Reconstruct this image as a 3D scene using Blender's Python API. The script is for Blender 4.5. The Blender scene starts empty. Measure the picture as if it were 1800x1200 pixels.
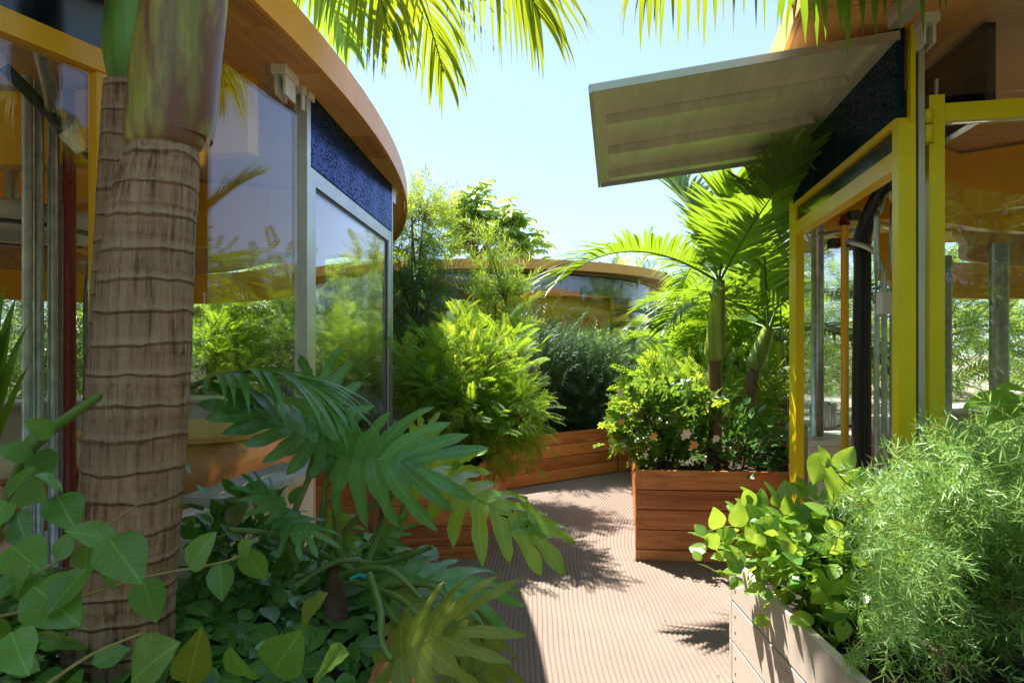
import bpy, math, random
import numpy as np
from mathutils import Matrix, Vector

random.seed(7)
RNG = np.random.default_rng(11)
scene = bpy.context.scene
COL = scene.collection

# ------------------------------------------------------------------ camera, sky, sun, exposure
F = 1100.0
HOR = 620.0
EYE = 1.5
cam_d = bpy.data.cameras.new('camera')
cam = bpy.data.objects.new('camera', cam_d)
COL.objects.link(cam)
cam.location = (0, 0, EYE)
cam.rotation_euler = (math.radians(90), 0, 0)
cam_d.sensor_width = 36
cam_d.lens = 36 * F / 1800
cam_d.shift_y = (HOR - 600) / 1800
cam_d.clip_start = 0.05
cam_d.clip_end = 2000
scene.camera = cam

SUN_EL = math.radians(59)
SUN_AZ = (-0.55, 0.835)            # horizontal direction towards the sun
world = bpy.data.worlds.new('World')
scene.world = world
world.use_nodes = True
wn = world.node_tree.nodes
wl = world.node_tree.links
bg = wn['Background']
sky = wn.new('ShaderNodeTexSky')
sky.sky_type = 'NISHITA'
sky.sun_disc = False
sky.sun_elevation = SUN_EL
sky.sun_rotation = math.atan2(SUN_AZ[0], SUN_AZ[1])
sky.air_density = 1.0
sky.dust_density = 0.2
sky.ozone_density = 3.5
gam = wn.new('ShaderNodeGamma')
gam.inputs[1].default_value = 0.5
wl.new(sky.outputs[0], gam.inputs[0])
tint = wn.new('ShaderNodeMix')
tint.data_type = 'RGBA'
tint.blend_type = 'MULTIPLY'
tint.inputs[0].default_value = 1.0
tint.inputs[7].default_value = (0.74, 0.85, 1.06, 1)
wl.new(gam.outputs[0], tint.inputs[6])
wl.new(tint.outputs[2], bg.inputs[0])
bg.inputs[1].default_value = 0.096

sun_d = bpy.data.lights.new('sun', 'SUN')
sun_d.energy = 2.0
sun_d.angle = math.radians(0.5)
sun_d.color = (1.0, 0.94, 0.84)
sun = bpy.data.objects.new('sun', sun_d)
COL.objects.link(sun)
sv = Vector((SUN_AZ[0] * math.cos(SUN_EL), SUN_AZ[1] * math.cos(SUN_EL), math.sin(SUN_EL)))
sun.rotation_euler = sv.to_track_quat('Z', 'Y').to_euler()
sun.location = (0, 0, 20)

scene.view_settings.view_transform = 'Standard'
scene.view_settings.look = 'None'
scene.view_settings.exposure = 2.8
scene.view_settings.gamma = 1
scene.render.engine = 'CYCLES'
scene.cycles.max_bounces = 10
scene.cycles.transparent_max_bounces = 24
scene.cycles.transmission_bounces = 6
scene.cycles.diffuse_bounces = 6
scene.cycles.glossy_bounces = 4
scene.cycles.use_denoising = True
scene.cycles.caustics_reflective = False
scene.cycles.caustics_refractive = False
scene.cycles.sample_clamp_indirect = 6


def P(px, py, d):
    return np.array([(px - 900) / F * d, d, EYE + (HOR - py) / F * d])


# ------------------------------------------------------------------ object helpers
WM = {}


def world_of(o):
    return WM.get(o.name, Matrix.Identity(4))


def link(o, parent=None, local=None, world_m=None):
    """world_m: matrix of the object in the world."""
    COL.objects.link(o)
    if world_m is None:
        world_m = Matrix.Identity(4)
    if parent is not None:
        o.parent = parent
        o.matrix_parent_inverse = Matrix.Identity(4)
        o.matrix_basis = world_of(parent).inverted() @ world_m
    else:
        o.matrix_basis = world_m
    WM[o.name] = world_m.copy()
    return o


def thing(name, label, cat, loc=(0, 0, 0), group=None):
    o = bpy.data.objects.new(name, None)
    o.empty_display_size = 0.1
    link(o, world_m=Matrix.Translation(loc))
    o['label'] = label
    o['category'] = cat
    if group:
        o['group'] = group
    return o


class MB:
    """collects geometry as numpy blocks and builds ONE mesh object"""

    def __init__(self):
        self.v, self.f, self.n, self.uv = [], [], 0, []

    def add(self, v, faces, uv=None):
        v = np.asarray(v, dtype=np.float64).reshape(-1, 3)
        if uv is not None:
            self.uv.append((self.n, uv))
        by = {}
        for f in faces:
            by.setdefault(len(f), []).append(f)
        for k, fs in by.items():
            self.f.append(np.asarray(fs, dtype=np.int64).reshape(-1, k) + self.n)
        self.v.append(v)
        self.n += len(v)

    def add_many(self, V, faces, uv=None):
        """V (N,n,3) instances of one template"""
        N, n, _ = V.shape
        if N == 0:
            return
        if uv is not None:
            self.uv.append((self.n, np.tile(uv, (N, 1))))
        by = {}
        for f in faces:
            by.setdefault(len(f), []).append(f)
        off = (np.arange(N) * n)[:, None, None]
        for k, fs in by.items():
            a = np.asarray(fs, dtype=np.int64)[None, :, :] + off
            self.f.append(a.reshape(-1, k) + self.n)
        self.v.append(V.reshape(-1, 3))
        self.n += N * n

    def box(self, lo, hi):
        x0, y0, z0 = lo
        x1, y1, z1 = hi
        v = [(x0, y0, z0), (x1, y0, z0), (x1, y1, z0), (x0, y1, z0), (x0, y0, z1), (x1, y0, z1), (x1, y1, z1), (x0, y1, z1)]
        self.add(v, [(0, 3, 2, 1), (4, 5, 6, 7), (0, 1, 5, 4), (1, 2, 6, 5), (2, 3, 7, 6), (3, 0, 4, 7)])
        return self

    def strip(self, pts, th, z0, z1, off=0.0, closed=False):
        """vertical slab following a plan polyline; z0/z1 may be lists"""
        p = np.asarray(pts, dtype=float)[:, :2]
        n = len(p)
        if closed:
            t = np.roll(p, -1, 0) - np.roll(p, 1, 0)
        else:
            t = np.gradient(p, axis=0)
        t /= np.linalg.norm(t, axis=1)[:, None]
        nr = np.stack([t[:, 1], -t[:, 0]], 1)
        a = p + nr * (off + th / 2)
        b = p + nr * (off - th / 2)
        z0 = np.broadcast_to(z0, (n,))
        z1 = np.broadcast_to(z1, (n,))
        v = np.concatenate([np.column_stack([a, z0]), np.column_stack([a, z1]), np.column_stack([b, z1]), np.column_stack([b, z0])])
        f = []
        m = n if closed else n - 1
        for i in range(m):
            j = (i + 1) % n
            for q in range(4):
                r = (q + 1) % 4
                f.append((q * n + i, q * n + j, r * n + j, r * n + i))
        if not closed:
            f.append((0, n, 2 * n, 3 * n))
            f.append((n - 1, 4 * n - 1, 3 * n - 1, 2 * n - 1))
        self.add(v, f)
        return self

    def tube(self, pts, rad, seg=8, cap=True):
        p = np.asarray(pts, dtype=float)
        n = len(p)
        rad = np.broadcast_to(rad, (n,))
        t = np.gradient(p, axis=0)
        t /= (np.linalg.norm(t, axis=1)[:, None] + 1e-9)
        ref = np.array([0.0, 0, 1]) if abs(t[:, 2]).mean() < 0.8 else np.array([1.0, 0, 0])
        a = np.cross(t, ref)
        a /= (np.linalg.norm(a, axis=1)[:, None] + 1e-9)
        b = np.cross(t, a)
        ang = np.arange(seg) / seg * 2 * np.pi
        v = p[:, None, :] + rad[:, None, None] * (np.cos(ang)[None, :, None] * a[:, None, :] + np.sin(ang)[None, :, None] * b[:, None, :])
        f = []
        for i in range(n - 1):
            for k in range(seg):
                l = (k + 1) % seg
                f.append((i * seg + k, i * seg + l, (i + 1) * seg + l, (i + 1) * seg + k))
        if cap:
            f.append(tuple(range(seg)))
            f.append(tuple((n - 1) * seg + k for k in reversed(range(seg))))
        self.add(v.reshape(-1, 3), f)
        return self

    def mesh(self, name, mat, smooth=False):
        me = bpy.data.meshes.new(name)
        V = np.concatenate(self.v)
        me.vertices.add(len(V))
        me.vertices.foreach_set('co', V.astype(np.float32).ravel())
        loops = np.concatenate([f.ravel() for f in self.f])
        tot = np.concatenate([np.full(len(f), f.shape[1]) for f in self.f])
        st = np.concatenate([[0], np.cumsum(tot)[:-1]])
        me.loops.add(len(loops))
        me.loops.foreach_set('vertex_index', loops.astype(np.int32))
        me.polygons.add(len(tot))
        me.polygons.foreach_set('loop_start', st.astype(np.int32))
        me.polygons.foreach_set('loop_total', tot.astype(np.int32))
        me.update(calc_edges=True)
        me.validate()
        me.polygons.foreach_set('use_smooth', np.full(len(me.polygons), bool(smooth)))
        if self.uv:
            a = np.zeros((len(V), 3), np.float32)
            for k, u in self.uv:
                u = np.array(u, dtype=np.float32)
                u[:, 2] = 1.0
                a[k:k + len(u)] = u
            at = me.attributes.new('luv', 'FLOAT_VECTOR', 'POINT')
            at.data.foreach_set('vector', a.ravel())
        if mat:
            me.materials.append(mat)
        return me

    def build(self, name, mat, parent=None, smooth=False, kind=None, label=None):
        """vertices are given in world coordinates"""
        if not self.v:
            return None
        org = world_of(parent).translation if parent is not None else Vector((0, 0, 0))
        self.v[0:] = [v - np.array(org) for v in self.v]
        o = bpy.data.objects.new(name, self.mesh(name, mat, smooth))
        link(o, parent, world_m=Matrix.Translation(org))
        if kind:
            o['kind'] = kind
        if label:
            o['label'] = label
        return o


def tag(o, label, cat, group=None):
    o['label'] = label
    o['category'] = cat
    if group:
        o['group'] = group
    return o


def smooth_curve(pts, n=8, closed=False):
    p = np.asarray(pts, dtype=float)
    m = len(p)
    out = []
    rng = range(m) if closed else range(m - 1)
    for i in rng:
        if closed:
            p0, p1, p2, p3 = p[(i - 1) % m], p[i], p[(i + 1) % m], p[(i + 2) % m]
        else:
            p0, p1, p2, p3 = p[max(i - 1, 0)], p[i], p[i + 1], p[min(i + 2, m - 1)]
        for k in range(n):
            t = k / n
            out.append(0.5 * ((2 * p1) + (-p0 + p2) * t + (2 * p0 - 5 * p1 + 4 * p2 - p3) * t * t + (-p0 + 3 * p1 - 3 * p2 + p3) * t ** 3))
    if not closed:
        out.append(p[-1])
    return np.array(out)


def norm(v):
    v = np.asarray(v, dtype=float)
    return v / (np.linalg.norm(v, axis=-1, keepdims=True) + 1e-12)


def frames(ydir, up):
    y = norm(ydir)
    x = norm(np.cross(y, up))
    z = np.cross(x, y)
    return x, y, z


def inst(tv, pos, ydir, up, sc):
    """instances of template verts; all arrays (N,3), sc (N,)"""
    x, y, z = frames(ydir, up)
    s = np.asarray(sc)
    if s.ndim == 1:
        s = np.repeat(s[:, None], 3, 1)
    return pos[:, None, :] + tv[None, :, 0:1] * (x * s[:, 0:1])[:, None, :] + tv[None, :, 1:2] * (y * s[:, 1:2])[:, None, :] + tv[None, :, 2:3] * (z * s[:, 2:3])[:, None, :]


# ------------------------------------------------------------------ materials
def new_mat(name):
    m = bpy.data.materials.new(name)
    m.use_nodes = True
    nt = m.node_tree
    b = nt.nodes['Principled BSDF']
    return m, nt, b


def N(nt, t, **kw):
    n = nt.nodes.new(t)
    for k, v in kw.items():
        setattr(n, k, v)
    return n


def ramp(nt, fac, stops):
    r = N(nt, 'ShaderNodeValToRGB')
    e = r.color_ramp.elements
    while len(e) < len(stops):
        e.new(0.5)
    for i, (p, c) in enumerate(stops):
        e[i].position = p
        e[i].color = (*c, 1) if len(c) == 3 else c
    nt.links.new(fac, r.inputs[0])
    return r.outputs[0]


def noise(nt, vec, scale, detail=4, rough=0.55, dist=0.0):
    n = N(nt, 'ShaderNodeTexNoise')
    n.inputs['Scale'].default_value = scale
    n.inputs['Detail'].default_value = detail
    n.inputs['Roughness'].default_value = rough
    n.inputs['Distortion'].default_value = dist
    if vec is not None:
        nt.links.new(vec, n.inputs['Vector'])
    return n.outputs[0]


def coords(nt, kind='Object', scale=(1, 1, 1), loc=(0, 0, 0)):
    c = N(nt, 'ShaderNodeTexCoord')
    m = N(nt, 'ShaderNodeMapping')
    m.inputs['Scale'].default_value = scale
    m.inputs['Location'].default_value = loc
    nt.links.new(c.outputs[kind], m.inputs['Vector'])
    return m.outputs[0]


def bump(nt, h, b, strength=0.3, dist=0.01):
    n = N(nt, 'ShaderNodeBump')
    n.inputs['Strength'].default_value = strength
    n.inputs['Distance'].default_value = dist
    nt.links.new(h, n.inputs['Height'])
    nt.links.new(n.outputs[0], b.inputs['Normal'])
    return n


def mathn(nt, op, a, b=None, c=None):
    n = N(nt, 'ShaderNodeMath', operation=op)
    for i, x in enumerate((a, b, c)):
        if x is None:
            continue
        if isinstance(x, (int, float)):
            n.inputs[i].default_value = x
        else:
            nt.links.new(x, n.inputs[i])
    return n.outputs[0]


def mixc(nt, fac, a, b, blend='MIX'):
    n = N(nt, 'ShaderNodeMix', data_type='RGBA', blend_type=blend)
    for s, x in ((0, fac), (6, a), (7, b)):
        if isinstance(x, (int, float)):
            n.inputs[s].default_value = x
        elif isinstance(x, tuple):
            n.inputs[s].default_value = (*x, 1)
        else:
            nt.links.new(x, n.inputs[s])
    return n.outputs[2]


def objrand(nt):
    return N(nt, 'ShaderNodeObjectInfo').outputs['Random']


def plain(name, col, rough=0.5, metal=0.0, var=0.12, scale=6.0, bumps=0.05, spec=0.5):
    m, nt, b = new_mat(name)
    v = coords(nt)
    f = noise(nt, v, scale, 5)
    f2 = noise(nt, v, scale * 9, 3)
    lo = tuple(c * (1 - var) for c in col)
    hi = tuple(min(1, c * (1 + var)) for c in col)
    c = ramp(nt, f, [(0.3, lo), (0.7, hi)])
    nt.links.new(c, b.inputs['Base Color'])
    r = mathn(nt, 'MULTIPLY_ADD', f2, 0.25, rough - 0.12)
    nt.links.new(r, b.inputs['Roughness'])
    b.inputs['Metallic'].default_value = metal
    b.inputs['Specular IOR Level'].default_value = spec
    if bumps:
        bump(nt, f2, b, bumps, 0.004)
    return m


def wood(name, dark, mid, light, rough=0.45, axis=0, grain=1.0, sunlit_wear=0.0, sunlit_wearcol=(0.5, 0.42, 0.36), coord='Object', randamt=0.35, knots=False, spec=0.4):
    m, nt, b = new_mat(name)
    sc = [14.0 * grain] * 3
    sc[axis] = 1.1 * grain
    v = coords(nt, coord, tuple(sc))
    rnd = objrand(nt)
    add = N(nt, 'ShaderNodeVectorMath', operation='ADD')
    comb = N(nt, 'ShaderNodeCombineXYZ')
    for i in range(3):
        nt.links.new(mathn(nt, 'MULTIPLY', rnd, 37.0 + 11 * i), comb.inputs[i])
    nt.links.new(v, add.inputs[0])
    nt.links.new(comb.outputs[0], add.inputs[1])
    v = add.outputs[0]
    f = noise(nt, v, 1.6, 7, 0.6, 1.2)
    fine = noise(nt, v, 9, 4, 0.7)
    g = mathn(nt, 'ADD', mathn(nt, 'MULTIPLY', f, 0.75), mathn(nt, 'MULTIPLY', fine, 0.25))
    g = mathn(nt, 'ADD', g, mathn(nt, 'MULTIPLY', mathn(nt, 'SUBTRACT', rnd, 0.5), randamt))
    c = ramp(nt, g, [(0.28, dark), (0.5, mid), (0.74, light)])
    if knots:
        vv = coords(nt, coord, (2.0, 2.0, 2.0))
        vor = N(nt, 'ShaderNodeTexVoronoi')
        vor.inputs['Scale'].default_value = 1.7
        nt.links.new(vv, vor.inputs['Vector'])
        k = ramp(nt, vor.outputs['Distance'], [(0.03, (1, 1, 1)), (0.10, (0, 0, 0))])
        c = mixc(nt, k, c, tuple(x * 0.45 for x in mid))
    if sunlit_wear > 0:
        w = noise(nt, coords(nt, coord, (1.3, 4, 4)), 2.4, 6, 0.65)
        w2 = mathn(nt, 'ADD', w, mathn(nt, 'MULTIPLY', fine, 0.35))
        wm = ramp(nt, w2, [(0.62 - sunlit_wear * 0.3, (0, 0, 0)), (0.80 - sunlit_wear * 0.25, (1, 1, 1))])
        c = mixc(nt, wm, c, sunlit_wearcol)  # pale patches: wear together with painted sunlight
    nt.links.new(c, b.inputs['Base Color'])
    nt.links.new(mathn(nt, 'MULTIPLY_ADD', fine, 0.3, rough - 0.12), b.inputs['Roughness'])
    b.inputs['Specular IOR Level'].default_value = spec
    bump(nt, g, b, 0.25, 0.004)
    return m


def leaf_mat(name, dark, light, trans, tfac=0.35, rough=0.38, yellow=0.0, spec=0.5, vein=0.0):
    m, nt, b = new_mat(name)
    out = nt.nodes['Material Output']
    geo = N(nt, 'ShaderNodeNewGeometry')
    r = mathn(nt, 'FRACT', mathn(nt, 'ADD', geo.outputs['Random Per Island'], objrand(nt)))
    v = coords(nt, 'Object')
    f = noise(nt, v, 3.0, 3)
    mixf = mathn(nt, 'ADD', mathn(nt, 'MULTIPLY', r, 0.6), mathn(nt, 'MULTIPLY', f, 0.4))
    c = ramp(nt, mixf, [(0.15, dark), (0.85, light)])
    if yellow > 0:
        yf = mathn(nt, 'GREATER_THAN', r, 1 - yellow)
        c = mixc(nt, yf, c, (0.32, 0.26, 0.05))
    if vein > 0:
        vf = noise(nt, v, 28, 4, 0.6)
        c = mixc(nt, mathn(nt, 'MULTIPLY', vf, vein), c, light, 'MIX')
    at = N(nt, 'ShaderNodeAttribute', attribute_name='luv')
    sp = N(nt, 'ShaderNodeSeparateXYZ')
    nt.links.new(at.outputs['Vector'], sp.inputs[0])
    ax_ = mathn(nt, 'ABSOLUTE', sp.outputs[0])
    mid = mathn(nt, 'LESS_THAN', ax_, 0.013)
    fr_ = mathn(nt, 'FRACT', mathn(nt, 'MULTIPLY', mathn(nt, 'MULTIPLY_ADD', ax_, -0.9, sp.outputs[1]), 7.0))
    side = mathn(nt, 'GREATER_THAN', mathn(nt, 'ABSOLUTE', mathn(nt, 'SUBTRACT', fr_, 0.5)), 0.455)
    vn_ = mathn(nt, 'MULTIPLY', mathn(nt, 'MAXIMUM', mid, mathn(nt, 'MULTIPLY', side, 0.6)), sp.outputs[2])
    c = mixc(nt, mathn(nt, 'MULTIPLY', vn_, 0.6), c, tuple(min(1.0, q * 1.7 + 0.03) for q in light))
    patch = noise(nt, v, 16, 4, 0.6)
    c = mixc(nt, ramp(nt, patch, [(0.42, (0, 0, 0)), (0.75, (0.45, 0.45, 0.45))]), c, dark)
    nt.links.new(c, b.inputs['Base Color'])
    b.inputs['Roughness'].default_value = rough
    b.inputs['Specular IOR Level'].default_value = spec
    fb = noise(nt, v, 60, 3)
    bump(nt, fb, b, 0.15, 0.004)
    tr = N(nt, 'ShaderNodeBsdfTranslucent')
    tc = mixc(nt, mixf, trans, tuple(min(1, t * 1.35) for t in trans))
    nt.links.new(tc, tr.inputs[0])
    mx = N(nt, 'ShaderNodeMixShader')
    mx.inputs[0].default_value = tfac
    nt.links.new(b.outputs[0], mx.inputs[1])
    nt.links.new(tr.outputs[0], mx.inputs[2])
    nt.links.new(mx.outputs[0], out.inputs[0])
    return m


def glass_mat(name, tint=(0.97, 0.985, 0.98), ior=1.55, wob=0.02, dirt=0.006, boost=1.0):
    m = bpy.data.materials.new(name)
    m.use_nodes = True
    nt = m.node_tree
    nt.nodes.remove(nt.nodes['Principled BSDF'])
    out = nt.nodes['Material Output']
    geo = N(nt, 'ShaderNodeNewGeometry')
    dot = N(nt, 'ShaderNodeVectorMath', operation='DOT_PRODUCT')
    nt.links.new(geo.outputs['Incoming'], dot.inputs[0])
    nt.links.new(geo.outputs['Normal'], dot.inputs[1])
    ca = mathn(nt, 'ABSOLUTE', dot.outputs['Value'])
    f0 = ((ior - 1) / (ior + 1)) ** 2
    frv = mathn(nt, 'MULTIPLY_ADD', mathn(nt, 'POWER', mathn(nt, 'SUBTRACT', 1.0, ca), 5.0), 1 - f0, f0)
    tr = N(nt, 'ShaderNodeBsdfTransparent')
    tr.inputs[0].default_value = (*tint, 1)
    gl = N(nt, 'ShaderNodeBsdfGlossy')
    gl.inputs['Roughness'].default_value = 0.0
    gl.inputs[0].default_value = (1, 1, 1, 1)
    v = coords(nt, 'Object')
    h = noise(nt, v, 1.4, 2)
    bp = N(nt, 'ShaderNodeBump')
    bp.inputs['Strength'].default_value = 1.0
    bp.inputs['Distance'].default_value = wob
    nt.links.new(h, bp.inputs['Height'])
    nt.links.new(bp.outputs[0], gl.inputs['Normal'])
    mx = N(nt, 'ShaderNodeMixShader')
    nt.links.new(mathn(nt, 'MINIMUM', mathn(nt, 'MULTIPLY', frv, boost), 1.0), mx.inputs[0])
    nt.links.new(tr.outputs[0], mx.inputs[1])
    nt.links.new(gl.outputs[0], mx.inputs[2])
    last = mx
    if dirt > 0:
        df = N(nt, 'ShaderNodeBsdfDiffuse')
        df.inputs[0].default_value = (0.6, 0.62, 0.6, 1)
        dn = noise(nt, coords(nt, 'Object', (1, 1, 0.35)), 7, 6, 0.65)
        dm = mathn(nt, 'MULTIPLY', ramp(nt, dn, [(0.45, (0.1, 0.1, 0.1)), (0.8, (1, 1, 1))]), dirt)
        m2 = N(nt, 'ShaderNodeMixShader')
        nt.links.new(dm, m2.inputs[0])
        nt.links.new(mx.outputs[0], m2.inputs[1])
        nt.links.new(df.outputs[0], m2.inputs[2])
        last = m2
    nt.links.new(last.outputs[0], out.inputs[0])
    return m


M = {}
M['planter'] = wood('red_hardwood', (0.27, 0.080, 0.024), (0.58, 0.21, 0.060), (0.74, 0.34, 0.115), rough=0.42, randamt=0.30)
M['planter_worn_sunlit'] = wood('weathered_sunlit_hardwood', (0.26, 0.12, 0.07), (0.42, 0.23, 0.15), (0.56, 0.38, 0.28), rough=0.65, sunlit_wear=0.75, sunlit_wearcol=(0.66, 0.56, 0.48), randamt=0.2)  # weathered boards, with sunlight painted in as a paler colour
M['soffit'] = wood('soffit_timber', (0.50, 0.22, 0.06), (0.70, 0.35, 0.115), (0.80, 0.45, 0.17), rough=0.5, grain=0.6, randamt=0.3, knots=True)
M['ceiling'] = wood('ceiling_timber', (0.52, 0.28, 0.12), (0.68, 0.40, 0.18), (0.76, 0.48, 0.25), rough=0.5, grain=0.6, knots=True)
M['desk'] = wood('desk_timber', (0.45, 0.2, 0.06), (0.6, 0.28, 0.08), (0.7, 0.36, 0.12), rough=0.35, grain=0.7)
M['fascia'] = plain('orange_fascia_paint', (0.86, 0.38, 0.055), rough=0.42, var=0.06, scale=2.5, bumps=0.03)
M['yellow'] = plain('amber_steel_paint', (0.88, 0.47, 0.014), rough=0.35, var=0.05, scale=2)
M['mid_yellow'] = plain('golden_steel_paint', (0.88, 0.62, 0.01), rough=0.35, var=0.05, scale=2)
M['lemon'] = plain('lemon_steel_paint', (0.84, 0.70, 0.010), rough=0.36, var=0.10, scale=3)
M['alu'] = plain('brushed_aluminium', (0.55, 0.55, 0.52), rough=0.42, metal=0.75, var=0.08)
M['galv'] = plain('galvanised_steel', (0.50, 0.53, 0.52), rough=0.38, metal=0.8, var=0.25, scale=22)
M['white'] = plain('cream_wall_paint', (0.74, 0.66, 0.54), rough=0.55, var=0.05, scale=3)
M['concrete_sill'] = plain('grey_concrete_sill', (0.42, 0.42, 0.39), rough=0.8, var=0.3, scale=9, bumps=0.3)
M['red'] = plain('dark_red_paint', (0.30, 0.012, 0.012), rough=0.3, var=0.08)
M['black'] = plain('black_rubber', (0.018, 0.018, 0.02), rough=0.45, var=0.2)
M['navy'] = plain('navy_gloss_panel', (0.008, 0.012, 0.022), rough=0.14, var=0.1, bumps=0.0, spec=0.8)
M['orange_acrylic'] = plain('orange_panel', (0.72, 0.13, 0.02), rough=0.3, var=0.08, scale=2)
M['terracotta'] = plain('terracotta_inner_board', (0.50, 0.20, 0.09), rough=0.6, var=0.12, scale=8)
M['plastic_white'] = plain('white_plastic', (0.72, 0.70, 0.66), rough=0.4, var=0.04)
M['paper'] = plain('book_paper', (0.55, 0.55, 0.52), rough=0.7, var=0.2)
M['carpet'] = plain('interior_floor', (0.76, 0.69, 0.58), rough=0.8, var=0.1)
M['letter'] = plain('red_spray_letter', (0.95, 0.20, 0.07), rough=0.6, var=0.2)
M['screw'] = plain('steel_screw', (0.12, 0.10, 0.09), rough=0.4, metal=0.7)
M['gravel_roof'] = plain('roof_membrane', (0.35, 0.33, 0.3), rough=0.9)
M['tie'] = plain('teal_tie', (0.0, 0.35, 0.30), rough=0.4)
M['glass'] = glass_mat('curved_acrylic', ior=1.5, wob=0.0012, dirt=0.008, boost=1.15)
M['glass_flat'] = glass_mat('door_glass', ior=1.6, wob=0.0006, dirt=0.006, boost=1.3)


def perforated():
    m, nt, b = new_mat('perforated_navy_metal')
    v = coords(nt, 'Object', (1, 1, 1.0))
    vo = N(nt, 'ShaderNodeTexVoronoi')
    vo.inputs['Scale'].default_value = 62
    vo.inputs['Randomness'].default_value = 0.75
    nt.links.new(v, vo.inputs['Vector'])
    hole = ramp(nt, vo.outputs['Distance'], [(0.30, (0, 0, 0)), (0.40, (1, 1, 1))])
    c = mixc(nt, hole, (0.001, 0.001, 0.002), (0.011, 0.045, 0.105))
    nt.links.new(c, b.inputs['Base Color'])
    nt.links.new(mathn(nt, 'MULTIPLY', hole, 0.6), b.inputs['Metallic'])
    b.inputs['Specular Tint'].default_value = (0.14, 0.34, 0.60, 1)  # blue of the reflected sky put into the specular tint
    nt.links.new(mathn(nt, 'MULTIPLY_ADD', hole, -0.6, 0.8), b.inputs['Roughness'])
    nt.links.new(mathn(nt, 'MULTIPLY', hole, 1.0), b.inputs['Specular IOR Level'])
    bump(nt, hole, b, 0.9, 0.004)
    return m


M['perf'] = perforated()


def awning_mat():
    m, nt, b = new_mat('ribbed_sheet_metal')
    v = coords(nt, 'Object', (1, 1, 1))
    w = N(nt, 'ShaderNodeTexWave', wave_type='BANDS', bands_direction='Y')
    w.inputs['Scale'].default_value = 30
    w.inputs['Distortion'].default_value = 0.0
    nt.links.new(v, w.inputs['Vector'])
    s = noise(nt, coords(nt, 'Object', (7, 0.8, 1)), 2.2, 5, 0.6)
    c = ramp(nt, s, [(0.3, (0.60, 0.60, 0.48)), (0.55, (0.72, 0.71, 0.58)), (0.75, (0.82, 0.82, 0.68))])
    nt.links.new(c, b.inputs['Base Color'])
    b.inputs['Metallic'].default_value = 0.35
    b.inputs['Roughness'].default_value = 0.36
    bump(nt, w.outputs[1], b, 0.22, 0.002)
    return m


M['awning'] = awning_mat()


def bark_mat():
    m, nt, b = new_mat('ringed_palm_bark')
    v = coords(nt, 'Object', (1, 1, 1))
    vert = noise(nt, coords(nt, 'Object', (60, 60, 5.5)), 1.0, 5, 0.65, 0.5)
    ringn = noise(nt, coords(nt, 'Object', (2.2, 2.2, 30)), 1.0, 4, 0.6, 0.4)
    big = noise(nt, v, 5, 3)
    g = mathn(nt, 'ADD', mathn(nt, 'MULTIPLY', vert, 0.78), mathn(nt, 'MULTIPLY', ringn, 0.22))
    c = ramp(nt, g, [(0.38, (0.11, 0.055, 0.03)), (0.47, (0.33, 0.19, 0.115)), (0.62, (0.46, 0.31, 0.21))])
    c = mixc(nt, ramp(nt, big, [(0.4, (0, 0, 0)), (0.7, (0.5, 0.5, 0.5))]), c, (0.28, 0.22, 0.15))
    sz = N(nt, 'ShaderNodeSeparateXYZ')
    nt.links.new(v, sz.inputs[0])
    wz = noise(nt, coords(nt, 'Object', (3, 3, 5)), 1.0, 4, 0.6)
    zz_ = mathn(nt, 'MULTIPLY', mathn(nt, 'MULTIPLY_ADD', wz, 0.085, sz.outputs[2]), 13.0)
    fz = mathn(nt, 'FRACT', zz_)
    line = ramp(nt, fz, [(0.0, (1, 1, 1)), (0.05, (0.7, 0.7, 0.7)), (0.10, (0, 0, 0)), (1.0, (0, 0, 0))])
    lite = ramp(nt, fz, [(0.08, (0, 0, 0)), (0.16, (0.55, 0.55, 0.55)), (0.34, (0, 0, 0))])
    c = mixc(nt, lite, c, (0.46, 0.36, 0.27))
    c = mixc(nt, mathn(nt, 'MULTIPLY', line, mathn(nt, 'MULTIPLY', big, 0.9)), c, (0.09, 0.05, 0.03))
    nt.links.new(c, b.inputs['Base Color'])
    b.inputs['Roughness'].default_value = 0.85
    bump(nt, mathn(nt, 'SUBTRACT', g, mathn(nt, 'MULTIPLY', line, 0.4)), b, 1.0, 0.02)
    return m


M['bark'] = bark_mat()


def shaft_mat(name, green, brown, bf):
    m, nt, b = new_mat(name)
    s = noise(nt, coords(nt, 'Object', (16, 16, 1.3)), 1.0, 5, 0.6)
    p = noise(nt, coords(nt, 'Object', (5, 5, 1.2)), 1.3, 5, 0.6)
    fib = noise(nt, coords(nt, 'Object', (90, 90, 3)), 1.0, 3, 0.6)
    c = ramp(nt, s, [(0.38, tuple(x * 0.5 for x in green)), (0.62, tuple(min(1, x * 1.35) for x in green))])
    c = mixc(nt, ramp(nt, p, [(bf, (0, 0, 0)), (bf + 0.12, (1, 1, 1))]), c, brown)
    c = mixc(nt, mathn(nt, 'MULTIPLY', fib, 0.25), c, (0.30, 0.27, 0.14))
    nt.links.new(c, b.inputs['Base Color'])
    b.inputs['Roughness'].default_value = 0.42
    bump(nt, fib, b, 0.35, 0.004)
    return m


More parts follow.
